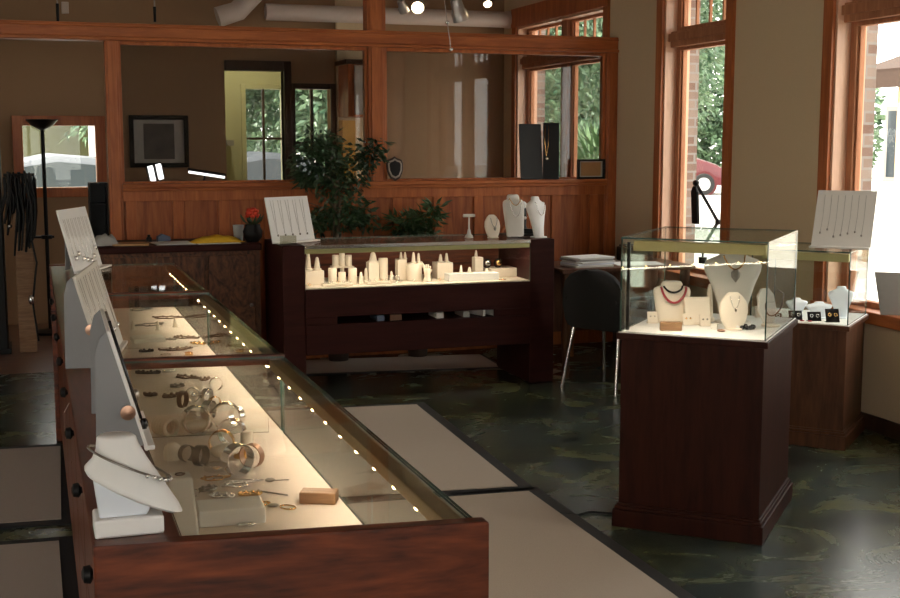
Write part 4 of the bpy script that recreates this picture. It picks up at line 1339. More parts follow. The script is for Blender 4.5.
mesh('body', MB().lathe([(.045, 0), (.045, .02), (.030, .06), (.034, .12), (.028, .18), (.02, .21)], n=18), 'black', r, smooth=50)
mesh('cap', MB().sphere((0, -.02, .205), .026, 12).sphere((0.01, -.03, .115), .012, 8), 'white', r, smooth=0)
tag(r, 'black and white bottle shaped holder behind the angled bust', 'holder')
q = aty(553, 236, 7.85)
one('stapler', MB().box((-.10, -.03, 0), (.10, .03, .012)).prism([(-.10, .016), (.10, .014), (.10, .04), (-.06, .055), (-.10, .05)], (-.022, .022), 'Y'), 'black', (3.225, 7.90, BT), -.1, 'black stapler on the right post of the middle counter', 'stapler', smooth=None, bevel=.004)

# ------------------------------------------------------------------ carved dark desk at the back left
r = empty('sideboard', (.90, 8.05, 0))
tag(r, 'dark burl wood sideboard in front of the wainscot at the left', 'sideboard')
TX0, TX1, TY0, TY1, TT = .36, 1.405, 8.03, 8.60, .952
mesh('top', MB().box((TX0, TY0, TT - .045), (TX1, TY1, TT)), 'mahog_dk', r, bevel=.008, world=True)
mesh('body', MB().box((TX0 + .03, TY0 + .03, .08), (TX1 - .01, TY1 - .02, TT - .045)), 'burl', r, world=True)
mesh('plinth', MB().box((TX0 + .02, TY0 + .02, 0), (TX1 - .005, TY1 - .02, .08)), 'mahog_dk', r, bevel=.006, world=True)
for k in range(3):
    a = TX0 + .05 + k * .325
    dr = mesh('door', MB().box((a, TY0 + .012, .11), (a + .30, TY0 + .03, TT - .07)), 'burl', r, bevel=.006, world=True)
    mesh('handle', MB().sphere((a + .27, TY0 + .002, .55), .012), 'darksil', dr, world=True, smooth=0)
def top(u, v, y):
    return aty(u, v, y)
def sheet(u0, u1, y, d, rz, h, mat, name, label, cat):
    a, b = top(u0, 244, y), top(u1, 244, y)
    return one(name, MB().box((-(b.x - a.x) / 2, -d / 2, 0), ((b.x - a.x) / 2, d / 2, h)), mat, ((a.x + b.x) / 2, y, TT), rz, label, cat, smooth=None)
sheet(153, 192, 8.22, .26, .1, .004, 'paper', 'paper_sheet', 'white paper sheet on the sideboard left of the yellow cloth', 'paper')
sheet(113, 149, 8.20, .20, -.1, .010, 'goldpaper', 'brass_tray', 'yellowish folder lying on the sideboard', 'folder')
sheet(196, 238, 8.17, .20, .05, .003, 'paper', 'paper_sheet', 'white paper sheet under the yellow cloth', 'paper')
def crumple(name, x, y, z, sx, sy, h, mat, label, cat, seed):
    rnd = random.Random(seed)
    n, m_ = 9, 7
    vs = []
    for j in range(m_):
        for i in range(n):
            e = math.sin(PI * i / (n - 1)) * math.sin(PI * j / (m_ - 1))
            vs.append((sx * (i / (n - 1) - .5), sy * (j / (m_ - 1) - .5), .004 + (h * (.5 + .5 * rnd.random())) * e ** .6 if e > 1e-6 else .001))
    fs = [(j * n + i, j * n + i + 1, (j + 1) * n + i + 1, (j + 1) * n + i) for j in range(m_ - 1) for i in range(n - 1)]
    o = len(vs)
    vs += [(p[0], p[1], 0) for p in vs]
    fs += [tuple(o + k for k in f[::-1]) for f in fs]
    bd = [i for i in range(n)] + [j * n + n - 1 for j in range(1, m_)] + [(m_ - 1) * n + i for i in range(n - 2, -1, -1)] + [j * n for j in range(m_ - 2, 0, -1)]
    for k in range(len(bd)):
        a, b2_ = bd[k], bd[(k + 1) % len(bd)]
        fs.append((b2_, a, a + o, b2_ + o))
    return one(name, MB().add(vs, fs), mat, (x, y, z), .1, label, cat, smooth=0)
q = top(216, 244, 8.24)
crumple('yellow_cloth', q.x, 8.20, TT + .0035, .34, .16, .05, 'yellow', 'crumpled yellow cloth on the dark sideboard', 'cloth', 3)
q = top(105, 245, 8.25)
crumple('paper_bag', q.x, 8.25, TT, .17, .20, .085, 'greypaper', 'crumpled grey paper bag at the left end of the sideboard', 'bag', 5)
q = top(150, 244, 8.30)
one('ink_bottle', MB().lathe([(.018, 0), (.018, .03), (.010, .036), (.010, .05)], n=14), 'black', (q.x, 8.36, TT), 0, 'little black bottle on the sideboard', 'bottle')
q = top(164, 244, 8.36)
one('tape_holder', MB().prism([(-.04, 0), (.05, 0), (.045, .03), (-.01, .05), (-.04, .03)], (-.02, .02), 'Y'), 'blueplastic', (q.x, 8.42, TT), .2, 'blue grey tape holder on the sideboard', 'tape holder', smooth=None, bevel=.003)
q = top(239, 244, 8.22)
one('paper_cup', MB().lathe([(.030, 0), (.036, .10), (.038, .105), (.034, .10), (.029, .01)], n=18), 'greypaper', (q.x + .01, 8.30, TT), 0, 'pale grey cup right of the yellow cloth', 'cup')
q = top(253, 244, 8.2)
r = empty('flower_vase', (q.x, 8.20, TT))
mesh('vase', MB().lathe([(.040, 0), (.062, .03), (.066, .07), (.050, .10), (.052, .115), (.04, .11)], n=20), 'black', r, smooth=50)
mb = MB()
rnd = random.Random(4)
for k in range(9):
    a = k * 2.4
    d = .03 + .03 * rnd.random()
    mb.loft([[(.01 * math.cos(a + w_), .01 * math.sin(a + w_), .10) for w_ in (0, 2, 4)], [(d * math.cos(a) + .012 * math.cos(a + w_), d * math.sin(a) + .012 * math.sin(a + w_), .135) for w_ in (0, 2, 4)], [(d * 1.5 * math.cos(a) + .002 * math.cos(w_), d * 1.5 * math.sin(a) + .002 * math.sin(w_), .16 + .03 * rnd.random()) for w_ in (0, 2, 4)]])
mesh('leaves', mb, 'leaf', r)
mb = MB()
for k in range(14):
    a = k * 2.4
    R_ = .008 + .022 * (k / 14) ** .6
    mb.sphere((.0 + 1.3 * R_ * math.cos(a), 1.3 * R_ * math.sin(a), .190 + .022 * math.cos(k * 1.7)), .018, 8, (1, 1, .8))
mesh('flower', mb, 'redpetal', r, smooth=0)
tag(r, 'black vase with a red flower at the right end of the sideboard', 'vase')

# ------------------------------------------------------------------ pedestal cases
def pedestal(c, rz, sx, sy, hw, hg, wm, label, strip_right=True):
    r = empty('pedestal_case', (c[0], c[1], 0), rz)
    x, y = sx / 2, sy / 2
    mesh('plinth', MB().box((-x, -y, 0), (x, y, .075)).box((-x + .008, -y + .008, .075), (x - .008, y - .008, .090)).box((-x + .015, -y + .015, .09), (x - .015, y - .015, .10)), wm, r, bevel=.004)
    mesh('body', MB().box((-x + .022, -y + .022, .10), (x - .022, y - .022, hw - .03)), wm, r, bevel=.003)
    mesh('top_slab', MB().box((-x + .004, -y + .004, hw - .03), (x - .004, y - .004, hw - .004)), wm, r, bevel=.004)
    mesh('display_deck', MB().box((-x + .012, -y + .012, hw - .004), (x - .012, y - .012, hw)), 'white', r, bevel=.001)
    g = .012
    t_ = .006
    mb = MB()
    X, Y = x - g - .004, y - g - .004
    mb.pane((-X, -Y, hw + .0005), (X, -Y + t_, hg - .007)).pane((-X, Y - t_, hw + .0005), (X, Y, hg - .007))
    mb.pane((-X, -Y + t_ + .0003, hw + .0005), (-X + t_, Y - t_ - .0003, hg - .007)).pane((X - t_, -Y + t_ + .0003, hw + .0005), (X, Y - t_ - .0003, hg - .007))
    mesh('glass_sides', mb, ['glass', 'glassedge'], r)
    mesh('glass_top', MB().pane((-X, -Y, hg - .0065), (X, Y, hg)), ['glass', 'glassedge'], r)
    mesh('light_strip', MB().box((-X + .05, -Y + .008, hg - .055), (X - .01, -Y + .04, hg - .012)), 'brass', r, bevel=.002)
    tag(r, label, 'display case')
    return r, X, Y

def case_lamp(r, X, Y, hg, e):
    ld = D.lights.new('case_light', 'AREA')
    ld.shape = 'RECTANGLE'; ld.size = 2 * X - .12; ld.size_y = .02; ld.energy = e; ld.color = (1, .84, .66)
    lo = link('case_light', ld)
    ld.spread = 2.2
    lo.matrix_world = ROOT_M[r.name] @ Tr(.02, -Y + .03, hg - .062) @ Rx(.15)

PC, PRZ = (2.748, 4.655), -.751
P1, X1, Y1 = pedestal(PC, PRZ, .63, .74, .831, 1.224, 'mahog', 'large dark red pedestal case with necklaces, right of the mats')
case_lamp(P1, X1, Y1, 1.224, .75)
mesh('corner_strip', MB().box((-X1 + .012, -Y1 + .05, .832), (-X1 + .024, -Y1 + .062, 1.20)), 'black', P1)
P2, X2, Y2_ = pedestal((4.003, 5.745), -.824, .545, .545, .663, 1.046, 'ped2', 'smaller brown pedestal case against the window wall behind the large one')
case_lamp(P2, X2, Y2_, 1.046, .2)
PM1, PM2 = ROOT_M[P1.name], ROOT_M[P2.name]
def pl(u, v, z=.8312):
    """deck point of a case seen at a pixel, in the room"""
    return at(u, v, z)
Z1 = .8312
def bust_at(name, x, y, z, rz, H, W, label, mat, oval=False, th=.24):
    return bust(name, (x, y, z), rz, H, W, label, mat, oval, th)
q = pl(738, 318)
qb = PM1 @ V3((.075, .10, Z1))
b, Mq = bust_at('necklace_bust', qb.x, qb.y, Z1, -.30, .325, .255, 'large white bust with shield pendant in the large pedestal case', 'offwhite')
necklace_on(Mq, .325, .255, .295, .060, .0035, 'gold', 'gold chain with ornate shield pendant on the large white bust', width=.36, off=.36, pend=.024, pmat='darksil')
qb = PM1 @ V3((.12, -.10, Z1))
b, Mq = bust_at('pendant_stand', qb.x, qb.y, Z1, -.25, .155, .125, 'oval cream pendant stand in front of the large bust', 'cream', True)
necklace_on(Mq, .155, .125, .14, .05, .0012, 'silver', 'fine chain with tiny pendant on the oval cream stand', pend=.006, off=.42, width=.3)
qb = PM1 @ V3((-.165, -.01, Z1))
b, Mq = bust('necklace_bust', (qb.x, qb.y, Z1), -.25, .18, .165, 'cream bust with red necklace at the left of the large pedestal case', 'cream', th=.24, bib=True)
necklace_on(Mq, .18, .165, .156, .066, .0055, 'red', 'red bead necklace on the left cream bust', width=.66, off=.40)
necklace_on(Mq, .18, .165, .162, .028, .0045, 'blackbead', 'black bead choker on the left cream bust', width=.50, off=.36)
qb = PM1 @ V3((-.06, .00, Z1))
r = empty('earring_stand', (qb.x, qb.y, Z1), -.3)
mesh('panel', MB().loft([[(-.055, -.035, .006), (.055, -.035, .006), (.055, .03, .006), (-.055, .03, .006)], [(-.055, .005, .115), (.055, .005, .115), (.055, .02, .115), (-.055, .02, .115)]]), 'cream', r, bevel=.003)
mesh('base', MB().box((-.06, -.04, 0), (.06, .035, .006)), 'cream', r)
tag(r, 'cream sloped earring stand beside the red necklace bust', 'earring stand')
qb = PM1 @ V3((-.03, .10, Z1))
cone(qb.x, qb.y, Z1, .022, .165, 'cream', 'tall cream ring cone left of the large bust')
qb = PM1 @ V3((.245, .06, Z1))
r = empty('choker_stand', (qb.x, qb.y, Z1), .25)
mesh('foot', MB().lathe([(.04, 0), (.04, .008), (.02, .012)], n=18), 'cream', r, smooth=40)
mesh('shield', MB().at(Tr(0, 0, .10) @ Rx(-.25)).lathe([(.001, 0), (.02, .004), (.02, .004)], n=12).at(Tr(0, .012, .012) @ Rx(-.2)).prism([(-.03, 0), (.03, 0), (.052, .06), (.046, .12), (.02, .15), (-.02, .15), (-.046, .12), (-.052, .06)], (-.006, .006), 'Y'), 'offwhite', r, bevel=.002)
tag(r, 'rounded pale choker stand at the right end of the large case', 'necklace stand')
nk = empty('necklace', (qb.x, qb.y, Z1 + .05), .25)
mesh('cord', MB().tube([(.052 * math.cos(a), -.016 - .010 * math.sin(a), .055 + .060 * math.sin(a)) for a in [PI + PI * i / 16 for i in range(17)]] + [(.05, -.02, .09), (.03, -.005, .105)], .0030, 6), 'stone_br', nk, smooth=0)
tag(nk, 'brown cord choker hanging on the right stand of the large case', 'necklace')
# front row
qb = pl(673, 331)
one('wooden_bangle_box', MB().box((-.045, -.018, 0), (.045, .018, .036)), 'tanwood', (qb.x, qb.y + .02, Z1), PRZ + .35, 'brown wooden block at the front of the large case', 'box', smooth=None, bevel=.004)
qb = pl(748, 330)
r = empty('beaded_bracelet', (qb.x - .01, qb.y + .035, Z1), PRZ + .3)
mb, mb2 = MB(), MB()
for k in range(16):
    a = 2 * PI * k / 16
    (mb2 if k in (2, 5, 6, 11) else mb).sphere((.05 * math.cos(a), .026 * math.sin(a), .010), .010, 8)
mesh('beads', mb, 'blackbead', r, smooth=0)
mesh('white_beads', mb2, 'white', r, smooth=0)
tag(r, 'chunky black and white bead bracelet at the front right of the large case', 'bracelet')
for k, (u, v, lb) in enumerate(((691, 326, 'small cream earring card left of centre at the front of the large case'), (708, 327, 'small cream earring card at the centre front of the large case'), (763, 318, 'small cream earring card under the right choker stand'), (655, 324, 'small cream earring card by the left corner of the large case'), (679, 322, 'small cream earring card behind the brown wooden block'))):
    qb = pl(u, v)
    r = empty('earring_card', (qb.x, qb.y + .02, Z1), PRZ + .5)
    mesh('card', MB().at(Rx(-.3)).box((-.022, 0, 0), (.022, .004, .052)).at(Matrix.Identity(4)).box((-.022, 0, 0), (.022, .03, .004)), 'cream', r)
    mesh('earring', MB().at(Rx(-.3)).sphere((-.009, -.003, .030), .0042, 8).sphere((.009, -.003, .030), .0042, 8), ['gold', 'darksil', 'copper', 'silver', 'stone_br'][k], r, smooth=0)
    tag(r, lb, 'earring card')
for k, (u, v, lb) in enumerate(((725, 333, 'small pink and gold brooch at the front of the large case'), (718, 330, 'small pale ring box left of the pink brooch'))):
    qb = pl(u, v)
    one(['brooch', 'ring_box'][k], [MB().sphere((0, 0, .006), .014, 10, (1.3, .8, .45)), MB().box((-.012, -.01, 0), (.012, .01, .022))][k], ['copper', 'offwhite'][k], (qb.x, qb.y + .03, Z1), PRZ, lb, ['brooch', 'box'][k], smooth=0 if k == 0 else None)
# small case contents
Zs = .6632
for k, (lx, ly, H, W, dr, lb) in enumerate(((-.06, -.03, .10, .12, .0, 'small white bust at the left of the small pedestal case'), (.065, -.045, .088, .15, .15, 'low white bust in the middle of the small pedestal case'), (.165, .02, .17, .14, -.2, 'taller white bust at the right of the small pedestal case'))):
    qb = PM2 @ V3((lx, ly, Zs))
    bust('necklace_bust', (qb.x, qb.y, Zs), -.35 + dr, H, W, lb, 'bluewhite', th=.24)
for k, (lx, lb) in enumerate(((-.14, 'flat black and white earring card, leftmost in the small case'), (-.03, 'black earring card, second in the front row of the small case'), (.07, 'black earring card, third in the front row of the small case'), (.165, 'black earring card with gold hoops at the right corner of the small case'))):
    qb = PM2 @ V3((lx, -.175, Zs))
    r = empty('earring_card', (qb.x, qb.y, Zs), PRZ + .45)
    h = .03 if k == 0 else (.052 if k < 3 else .075)
    mesh('card', MB().at(Rx(-.4)).box((-.036, 0, 0), (.036, .004, h)).at(Matrix.Identity(4)).box((-.036, 0, 0), (.036, .03, .003)), 'black', r)
    mb = MB().at(Rx(-.4))
    for sx in (-.016, .016):
        mb.torus((sx, -.004, h * .55), .008, .0022, 'Y', 14, 6)
    mesh('earring', mb, ['white', 'silver', 'silver', 'gold'][k], r, smooth=0)
    tag(r, lb, 'earring card')
qb = PM2 @ V3((.03, -.205, Zs))
flat = one('earring_pair', MB().torus((-.02, 0, .003), .010, .0025, 'Z', 14, 6).torus((.02, 0, .003), .010, .0025, 'Z', 14, 6), 'red', (qb.x, qb.y, Zs), PRZ, 'pair of small red rings at the very front of the small case', 'earring', smooth=0)
# earring board on the small case
r5, F5 = board('earring_board', (4.085, 5.605, 1.0465), -.80, .31, .34, .48, 'pale grey leaning earring board on top of the small pedestal case', mat='offwhite', base=.055)
for k in range(7):
    s = -.115 + .036 * k
    L = [.22, .20, .24, .23, .22, .21, .23][k]
    hang(F5, [(s, .312), (s + .003, .312 - L * .6), (s, .312 - L)], .0009, 'drop_earring', 'darksil', ORD[k] + ' drop earring from the left on the grey board', 'earring', 'drop earrings on the grey board', .005, 5, (s, .312 - L - .008))
# grey tapered board on the window ledge at the right edge
r = empty('ledge_display', (4.455, 5.57, ZS), -.60)
mesh('panel', MB().at(Rx(-.10)).prism([(-.095, 0), (.14, 0), (.16, .235), (-.135, .235)], (0, .012), 'Y'), 'greymount', r, bevel=.002)
mesh('foot', MB().box((-.09, .0125, 0), (.13, .06, .012)), 'greymount', r)
tag(r, 'grey tapered display panel on the window ledge at the right edge', 'display board')
# cable
q0, q1 = at(607, 513, 0), at(562, 516, 0)
pts = [V3((PC[0] - .40, PC[1] + .08, .006)), at(590, 512, .006), at(578, 515, .006), at(560, 513, .006)]
tag(mesh('power_cord', MB().tube(pts, .005, 6), 'black', loc=tuple(pts[1]), world=True, smooth=0), 'black power cord from the large pedestal case to the mat', 'cord')

# ------------------------------------------------------------------ office chair, writing desk, lamp
r = empty('office_chair', (3.566, 7.30, 0), -1.08)
mb = MB()
W, H0, H1 = .205, .42, .80
rings = []
prof = []
for z, hw in ((.415, .215), (.46, .235), (.55, .245), (.64, .240), (.71, .215), (.76, .165), (.79, .10), (.80, .03)):
    ring1 = []
    for k in range(13):
        a = -1 + 2 * k / 12
        ring1.append((a * hw, -.20 - .03 + .05 * a * a - (z - .4) * .12, z))
    for k in range(13):
        a = 1 - 2 * k / 12
        ring1.append((a * hw, -.20 + .006 + .05 * a * a - (z - .4) * .12, z))
    rings.append(ring1)
mesh('backrest', MB().loft(rings), 'blackfab', r, smooth=50)
mesh('seat', MB().loft([[(-.20 * s, -.21 * s + .02, z), (.20 * s, -.21 * s + .02, z), (.23 * s, .20 * s + .02, z), (-.23 * s, .20 * s + .02, z)] for z, s in ((.40, .94), (.415, 1), (.44, 1), (.455, .93))]), 'blackfab', r, bevel=.01)
for sx in (-1, 1):
    mesh('leg', MB().tube([(sx * .18, -.16, .405), (sx * .215, -.235, .02), (sx * .216, -.238, 0)], .012, 10), 'chrome', r, smooth=40)
    mesh('leg', MB().tube([(sx * .19, .18, .405), (sx * .215, .23, .02), (sx * .216, .232, 0)], .012, 10), 'chrome', r, smooth=40)
    mesh('armrest', MB().tube([(sx * .19, -.22, .60), (sx * .245, -.10, .62), (sx * .25, .10, .61), (sx * .22, .16, .42)], .013, 10), 'black', r, smooth=40)
tag(r, 'black office chair with chrome legs between counter and pedestal', 'chair')
r = empty('writing_desk', (3.85, 7.75, 0))
mesh('desk_top', MB().box((3.36, 7.62, .725), (4.37, 8.20, .755)), 'ped2', r, bevel=.004, world=True)
mesh('modesty_panel', MB().box((3.45, 8.13, .25), (4.30, 8.15, .725)), 'ped2', r, world=True)
for x in (3.385, 4.29):
    for y in (7.65, 8.12):
        mesh('leg', MB().lathe([(.018, 0), (.030, .06), (.022, .10), (.034, .30), (.026, .55), (.035, .60), (.035, .725)], (x + .03, y + .03, 0), 14), 'ped2', r, world=True, smooth=50)
tag(r, 'brown writing desk with turned legs behind the black chair', 'desk')
for k in range(5):
    mb = MB().box((-.15, -.11, 0), (.15, .11, .013))
    q = (3.62 + .006 * (k % 3), 7.80 + .008 * (k % 2), .755 + .0135 * k)
    one('catalogue', mb, ['paper', 'bluewhite', 'paper', 'greypaper', 'paper'][k], q, .18 + .05 * ((k * 7) % 5 - 2), ORD[k] + ' catalogue from the bottom of the pile on the writing desk', 'catalogue', 'catalogue pile on the writing desk', smooth=None, bevel=.002)
one('paper_sheet', MB().box((-.17, -.12, 0), (.17, .12, .004)), 'paper', (4.02, 7.82, .755), -.2, 'loose white paper on the writing desk near the window', 'paper', smooth=None)
r = empty('card_printer', (4.12, 8.06, .755))
mesh('body', MB().box((-.11, -.08, 0), (.11, .08, .10)), 'black', r, bevel=.008)
mesh('lid', MB().box((-.10, -.07, .1005), (.10, .06, .115)), 'darkwood', r, bevel=.004)
tag(r, 'dark boxy printer at the back of the writing desk', 'printer')
r = empty('wooden_armchair', (3.58, 8.55, 0), .4)
mesh('seat', MB().box((-.21, -.20, .42), (.21, .20, .455)), 'trim', r, bevel=.008)
for sx in (-.18, .18):
    for sy in (-.17, .17):
        mesh('leg', MB().cyl((sx, sy, 0), (sx * .95, sy * .95, .42), .016), 'trim', r, smooth=40)
mesh('back_hoop', MB().tube([(-.19, .17, .455), (-.22, .19, .75), (-.20, .20, .95), (-.10, .21, 1.03), (.10, .21, 1.03), (.20, .20, .95), (.22, .19, .75), (.19, .17, .455)], .014, 10), 'trim_x', r, smooth=0)
for k in range(4):
    x = -.09 + .06 * k
    mesh('spindle', MB().cyl((x, .175, .455), (x * 1.1, .205, 1.02), .007), 'trim', r, smooth=40)
tag(r, 'bent wood chair behind the writing desk', 'chair')
# swing arm lamp clamped on the desk
LY = 7.70
a1, a2, a3, a4 = aty(696, 183, LY), aty(718, 222, LY), aty(703, 247, LY), aty(697, 221, LY)
r = empty('desk_lamp', (a3.x, LY, .755))
mesh('clamp', MB().cyl((a3.x, LY, .755), (a3.x, LY, .80), .03), 'black', r, world=True, smooth=40)
for dy in (-.012, .012):
    mesh('upper_arm', MB().cyl((a1.x, LY + dy, a1.z), (a2.x, LY + dy, a2.z), .006), 'black', r, world=True, smooth=40)
    mesh('lower_arm', MB().tube([(a2.x, LY + dy, a2.z), (a3.x, LY + dy, a3.z), (a3.x, LY, .79)], .006), 'black', r, world=True, smooth=40)
mesh('joint', MB().sphere((a2.x, LY, a2.z), .022, 10), 'black', r, world=True, smooth=0)
mesh('joint', MB().sphere((a1.x, LY, a1.z), .024, 10), 'black', r, world=True, smooth=0)
mesh('lamp_shade', MB().loft([[V3((a1.x - .01 + dx * s, LY + dy * s, a1.z - .02)) for dx, dy in ((-.012, -.035), (.012, -.035), (.012, .035), (-.012, .035))] for s in (.5,)] + [[V3((a4.x + (a1.x - a4.x) * (1 - f) - .01 + dx, LY + dy * 1.1, a1.z - .02 + (a4.z - a1.z) * f)) for dx, dy in ((-.012, -.035), (.012, -.035), (.012, .035), (-.012, .035))] for f in (.15, 1.0)]), 'black', r, world=True, bevel=.005)
tag(r, 'black swing arm lamp standing before the middle window', 'desk lamp')

# ------------------------------------------------------------------ things on the partition sill
SZ = 1.3155
r = empty('easel_board', (3.72, 8.975, SZ), .12)
Fb = Rx(-.10)
mesh('panel', MB().at(Fb).box((-.135, -.01, 0), (.06, .0, .43)), 'black', r, bevel=.003)
mesh('side_panel', MB().at(Rz(-.5) @ Tr(.055, .03, 0) @ Rx(-.10)).box((0, -.01, 0), (.125, .0, .44)), 'black', r, bevel=.003)
mesh('back_leg', MB().cyl((.06, .02, .003), (.06, .045, .40), .005), 'black', r)
tag(r, 'black folding jewellery board on the partition sill by the window', 'display board')
nk = empty('necklace', (3.79, 8.93, SZ + .1), .12)
mesh('chain', MB().tube([(.02, .06, .32), (.0, .035, .20), (.01, .02, .08), (.03, .03, .16), (.05, .06, .32)], .0035, 6), 'gold', nk, smooth=0)
mesh('pendant', MB().sphere((.01, .012, .06), .014, 8), 'silver', nk, smooth=0)
tag(nk, 'gold chain with pale pendant on the black folding board', 'necklace')
q0, q1 = aty(577, 162, 8.965), aty(606, 185, 8.965)
framed('wall_plaque', 'small black framed gold certificate on the partition sill', 'plaque', q0.x, q1.x - .02, SZ, SZ + .155, 8.972, .016, .14, 'black', 'goldpaper')
q0, q1 = aty(386, 160, 8.965), aty(403, 184, 8.965)
cx, w = (q0.x + q1.x) / 2, q1.x - q0.x
sh = [(0, -.5), (.28, -.40), (.46, -.12), (.5, .22), (.42, .36), (.16, .42), (0, .5), (-.16, .42), (-.42, .36), (-.5, .22), (-.46, -.12), (-.28, -.40)]
r = empty('shield_plaque', (cx, 8.965, SZ))
Fb = Tr(0, -.01, .093) @ Rx(-.12)
mesh('backing', MB().at(Fb).prism([(a * w, b_ * .185) for a, b_ in sh], (-.004, .010), 'Y'), 'darkwood', r, bevel=.003)
mesh('rim', MB().at(Fb).prism([(a * w * .82, b_ * .185 * .82) for a, b_ in sh], (-.009, -.0042), 'Y'), 'darksil', r, bevel=.002)
mesh('plate', MB().at(Fb).prism([(a * w * .66, b_ * .185 * .66) for a, b_ in sh], (-.013, -.0092), 'Y'), 'black', r, bevel=.002)
tag(r, 'dark shield shaped plaque leaning on the partition sill', 'plaque')

# ------------------------------------------------------------------ plants
def leaf_cloud(mb, blobs, n, L, Wd, rnd, droop=.4):
    tot = sum(b_[1][0] * b_[1][1] * b_[1][2] for b_ in blobs)
    for c, rad in blobs:
        k = int(n * rad[0] * rad[1] * rad[2] / tot)
        for _ in range(k):
            d = V3((rnd.gauss(0, 1), rnd.gauss(0, 1), rnd.gauss(0, 1))).normalized() * (rnd.random() ** .45)
            p = V3(c) + V3((d.x * rad[0], d.y * rad[1], d.z * rad[2]))
            t_ = V3((d.x + rnd.gauss(0, .6), d.y + rnd.gauss(0, .6), d.z * .5 - droop + rnd.gauss(0, .4))).normalized()
            s = t_.cross(V3((rnd.gauss(0, 1), rnd.gauss(0, 1), rnd.gauss(0, 1)))).normalized()
            nn = t_.cross(s)
            l = L * rnd.uniform(.7, 1.25)
            w_ = Wd * rnd.uniform(.8, 1.2)
            mb.add([p, p + t_ * l * .45 + s * w_ * .5 + nn * w_ * .18, p + t_ * l, p + t_ * l * .45 - s * w_ * .5 + nn * w_ * .18], [(0, 1, 2), (0, 2, 3)])
    return mb

r = empty('ficus_tree', (2.09, 8.80, 0))
mesh('pot', MB().lathe([(.07, 0), (.095, .24), (.10, .25), (.10, .28), (.09, .28), (.085, .25)], n=28), 'clay', r, smooth=40)
mesh('soil', MB().lathe([(.084, .22), (.084, .245)], n=24), 'soil', r)
mb = MB()
for k in range(3):
    pts = [(.022 * math.cos(k * 2.1 + t_ * 7), .022 * math.sin(k * 2.1 + t_ * 7), .22 + t_ * 1.13) for t_ in [i / 30 for i in range(31)]]
    mb.tube(pts, .013, 7)
rnd = random.Random(11)
for k in range(16):
    z = 1.0 + .03 * k
    a = rnd.random() * 6.28
    L_ = rnd.uniform(.12, .30)
    mb.tube([(0, 0, z), (L_ * .5 * math.cos(a), L_ * .35 * math.sin(a), z + .08), (L_ * math.cos(a), L_ * .35 * math.sin(a), z + .12)], .005, 5, r2=.002)
mesh('trunk', mb, 'bark', r, smooth=0)
rnd = random.Random(12)
blobs = [((-.14, 0, 1.45), (.20, .18, .17)), ((.08, 0, 1.38), (.17, .16, .14)), ((.22, 0, 1.52), (.16, .14, .10)), ((-.10, 0, 1.60), (.17, .14, .12)), ((-.02, .0, 1.28), (.15, .14, .10)), ((.31, 0, 1.58), (.08, .08, .07)), ((-.22, 0, 1.36), (.10, .12, .09)),
         ((-.04, 0, 1.06), (.22, .15, .10)), ((.10, 0, 1.12), (.17, .15, .12)), ((-.18, 0, 1.02), (.12, .14, .08)), ((.20, 0, 1.03), (.12, .14, .07))]
blobs = [(c, (a, b * .5, h_)) for c, (a, b, h_) in blobs]
mesh('foliage', leaf_cloud(MB(), blobs, 1900, .062, .026, rnd), 'leaf', r)
tag(r, 'tall ficus with dark green leaves behind the middle counter', 'potted tree')
r = empty('potted_plant', (2.70, 8.80, 0))
mesh('pot', MB().lathe([(.07, 0), (.09, .22), (.10, .23), (.10, .26), (.09, .26), (.085, .23)], n=24), 'clay', r, smooth=40)
mesh('soil', MB().lathe([(.084, .20), (.084, .225)], n=24), 'soil', r)
mb = MB()
rnd = random.Random(21)
for k in range(12):
    a = rnd.random() * 6.28
    d = rnd.uniform(.05, .20)
    mb.tube([(0, 0, .21), (d * .3 * math.cos(a), d * .3 * math.sin(a), .65), (d * math.cos(a), d * .7 * math.sin(a), rnd.uniform(.92, 1.06))], .006, 5, r2=.003)
mesh('stem', mb, 'bark', r, smooth=0)
blobs = [((-.08, 0, 1.00), (.15, .12, .07)), ((.06, 0, 1.04), (.13, .12, .08)), ((.14, 0, 1.12), (.07, .08, .04)), ((-.16, 0, 1.05), (.05, .07, .03)), ((.02, 0, .95), (.16, .12, .05))]
blobs = [(c, (a, b * .5, h_)) for c, (a, b, h_) in blobs]
mesh('foliage', leaf_cloud(MB(), blobs, 420, .09, .026, rnd, .1), 'leaf2', r)
tag(r, 'lower leafy plant right of the ficus behind the middle counter', 'potted plant')

# ------------------------------------------------------------------ outside
GZ = -.04
mb = MB().box((XW + .46, -60, GZ - .1), (160, 200, GZ)).box((-80, YB + .13, GZ - .1), (1.19, 200, GZ)).box((1.19, 13.8, GZ - .1), (XW + .46, 200, GZ)).box((2.81, YB + .13, GZ - .1), (XW + .46, 13.8, GZ))
struct(mesh('ground', mb, 'pave'), 'pale sunlit pavement outside')
def tree(x, y, h, R_, seed, label, mat='treeleaf', n=9000, L=.20):
    rnd = random.Random(seed)
    r = empty('tree', (x, y, GZ))
    mesh('trunk', MB().tube([(0, 0, 0), (.1, .05, h * .25), (-.05, 0, h * .5), (.05, .05, h * .75)], .20, 10, r2=.08), 'bark', r, smooth=0)
    blobs = []
    for k in range(9):
        a = rnd.random() * 6.28
        d = rnd.uniform(.2, .75) * R_
        blobs.append(((d * math.cos(a), d * math.sin(a), h * rnd.uniform(.36, .92)), (R_ * rnd.uniform(.4, .6), R_ * rnd.uniform(.4, .6), h * rnd.uniform(.12, .20))))
    mesh('crown', leaf_cloud(MB(), blobs, n, L, L * .5, rnd), mat, r)
    tag(r, label, 'tree', 'trees outside')
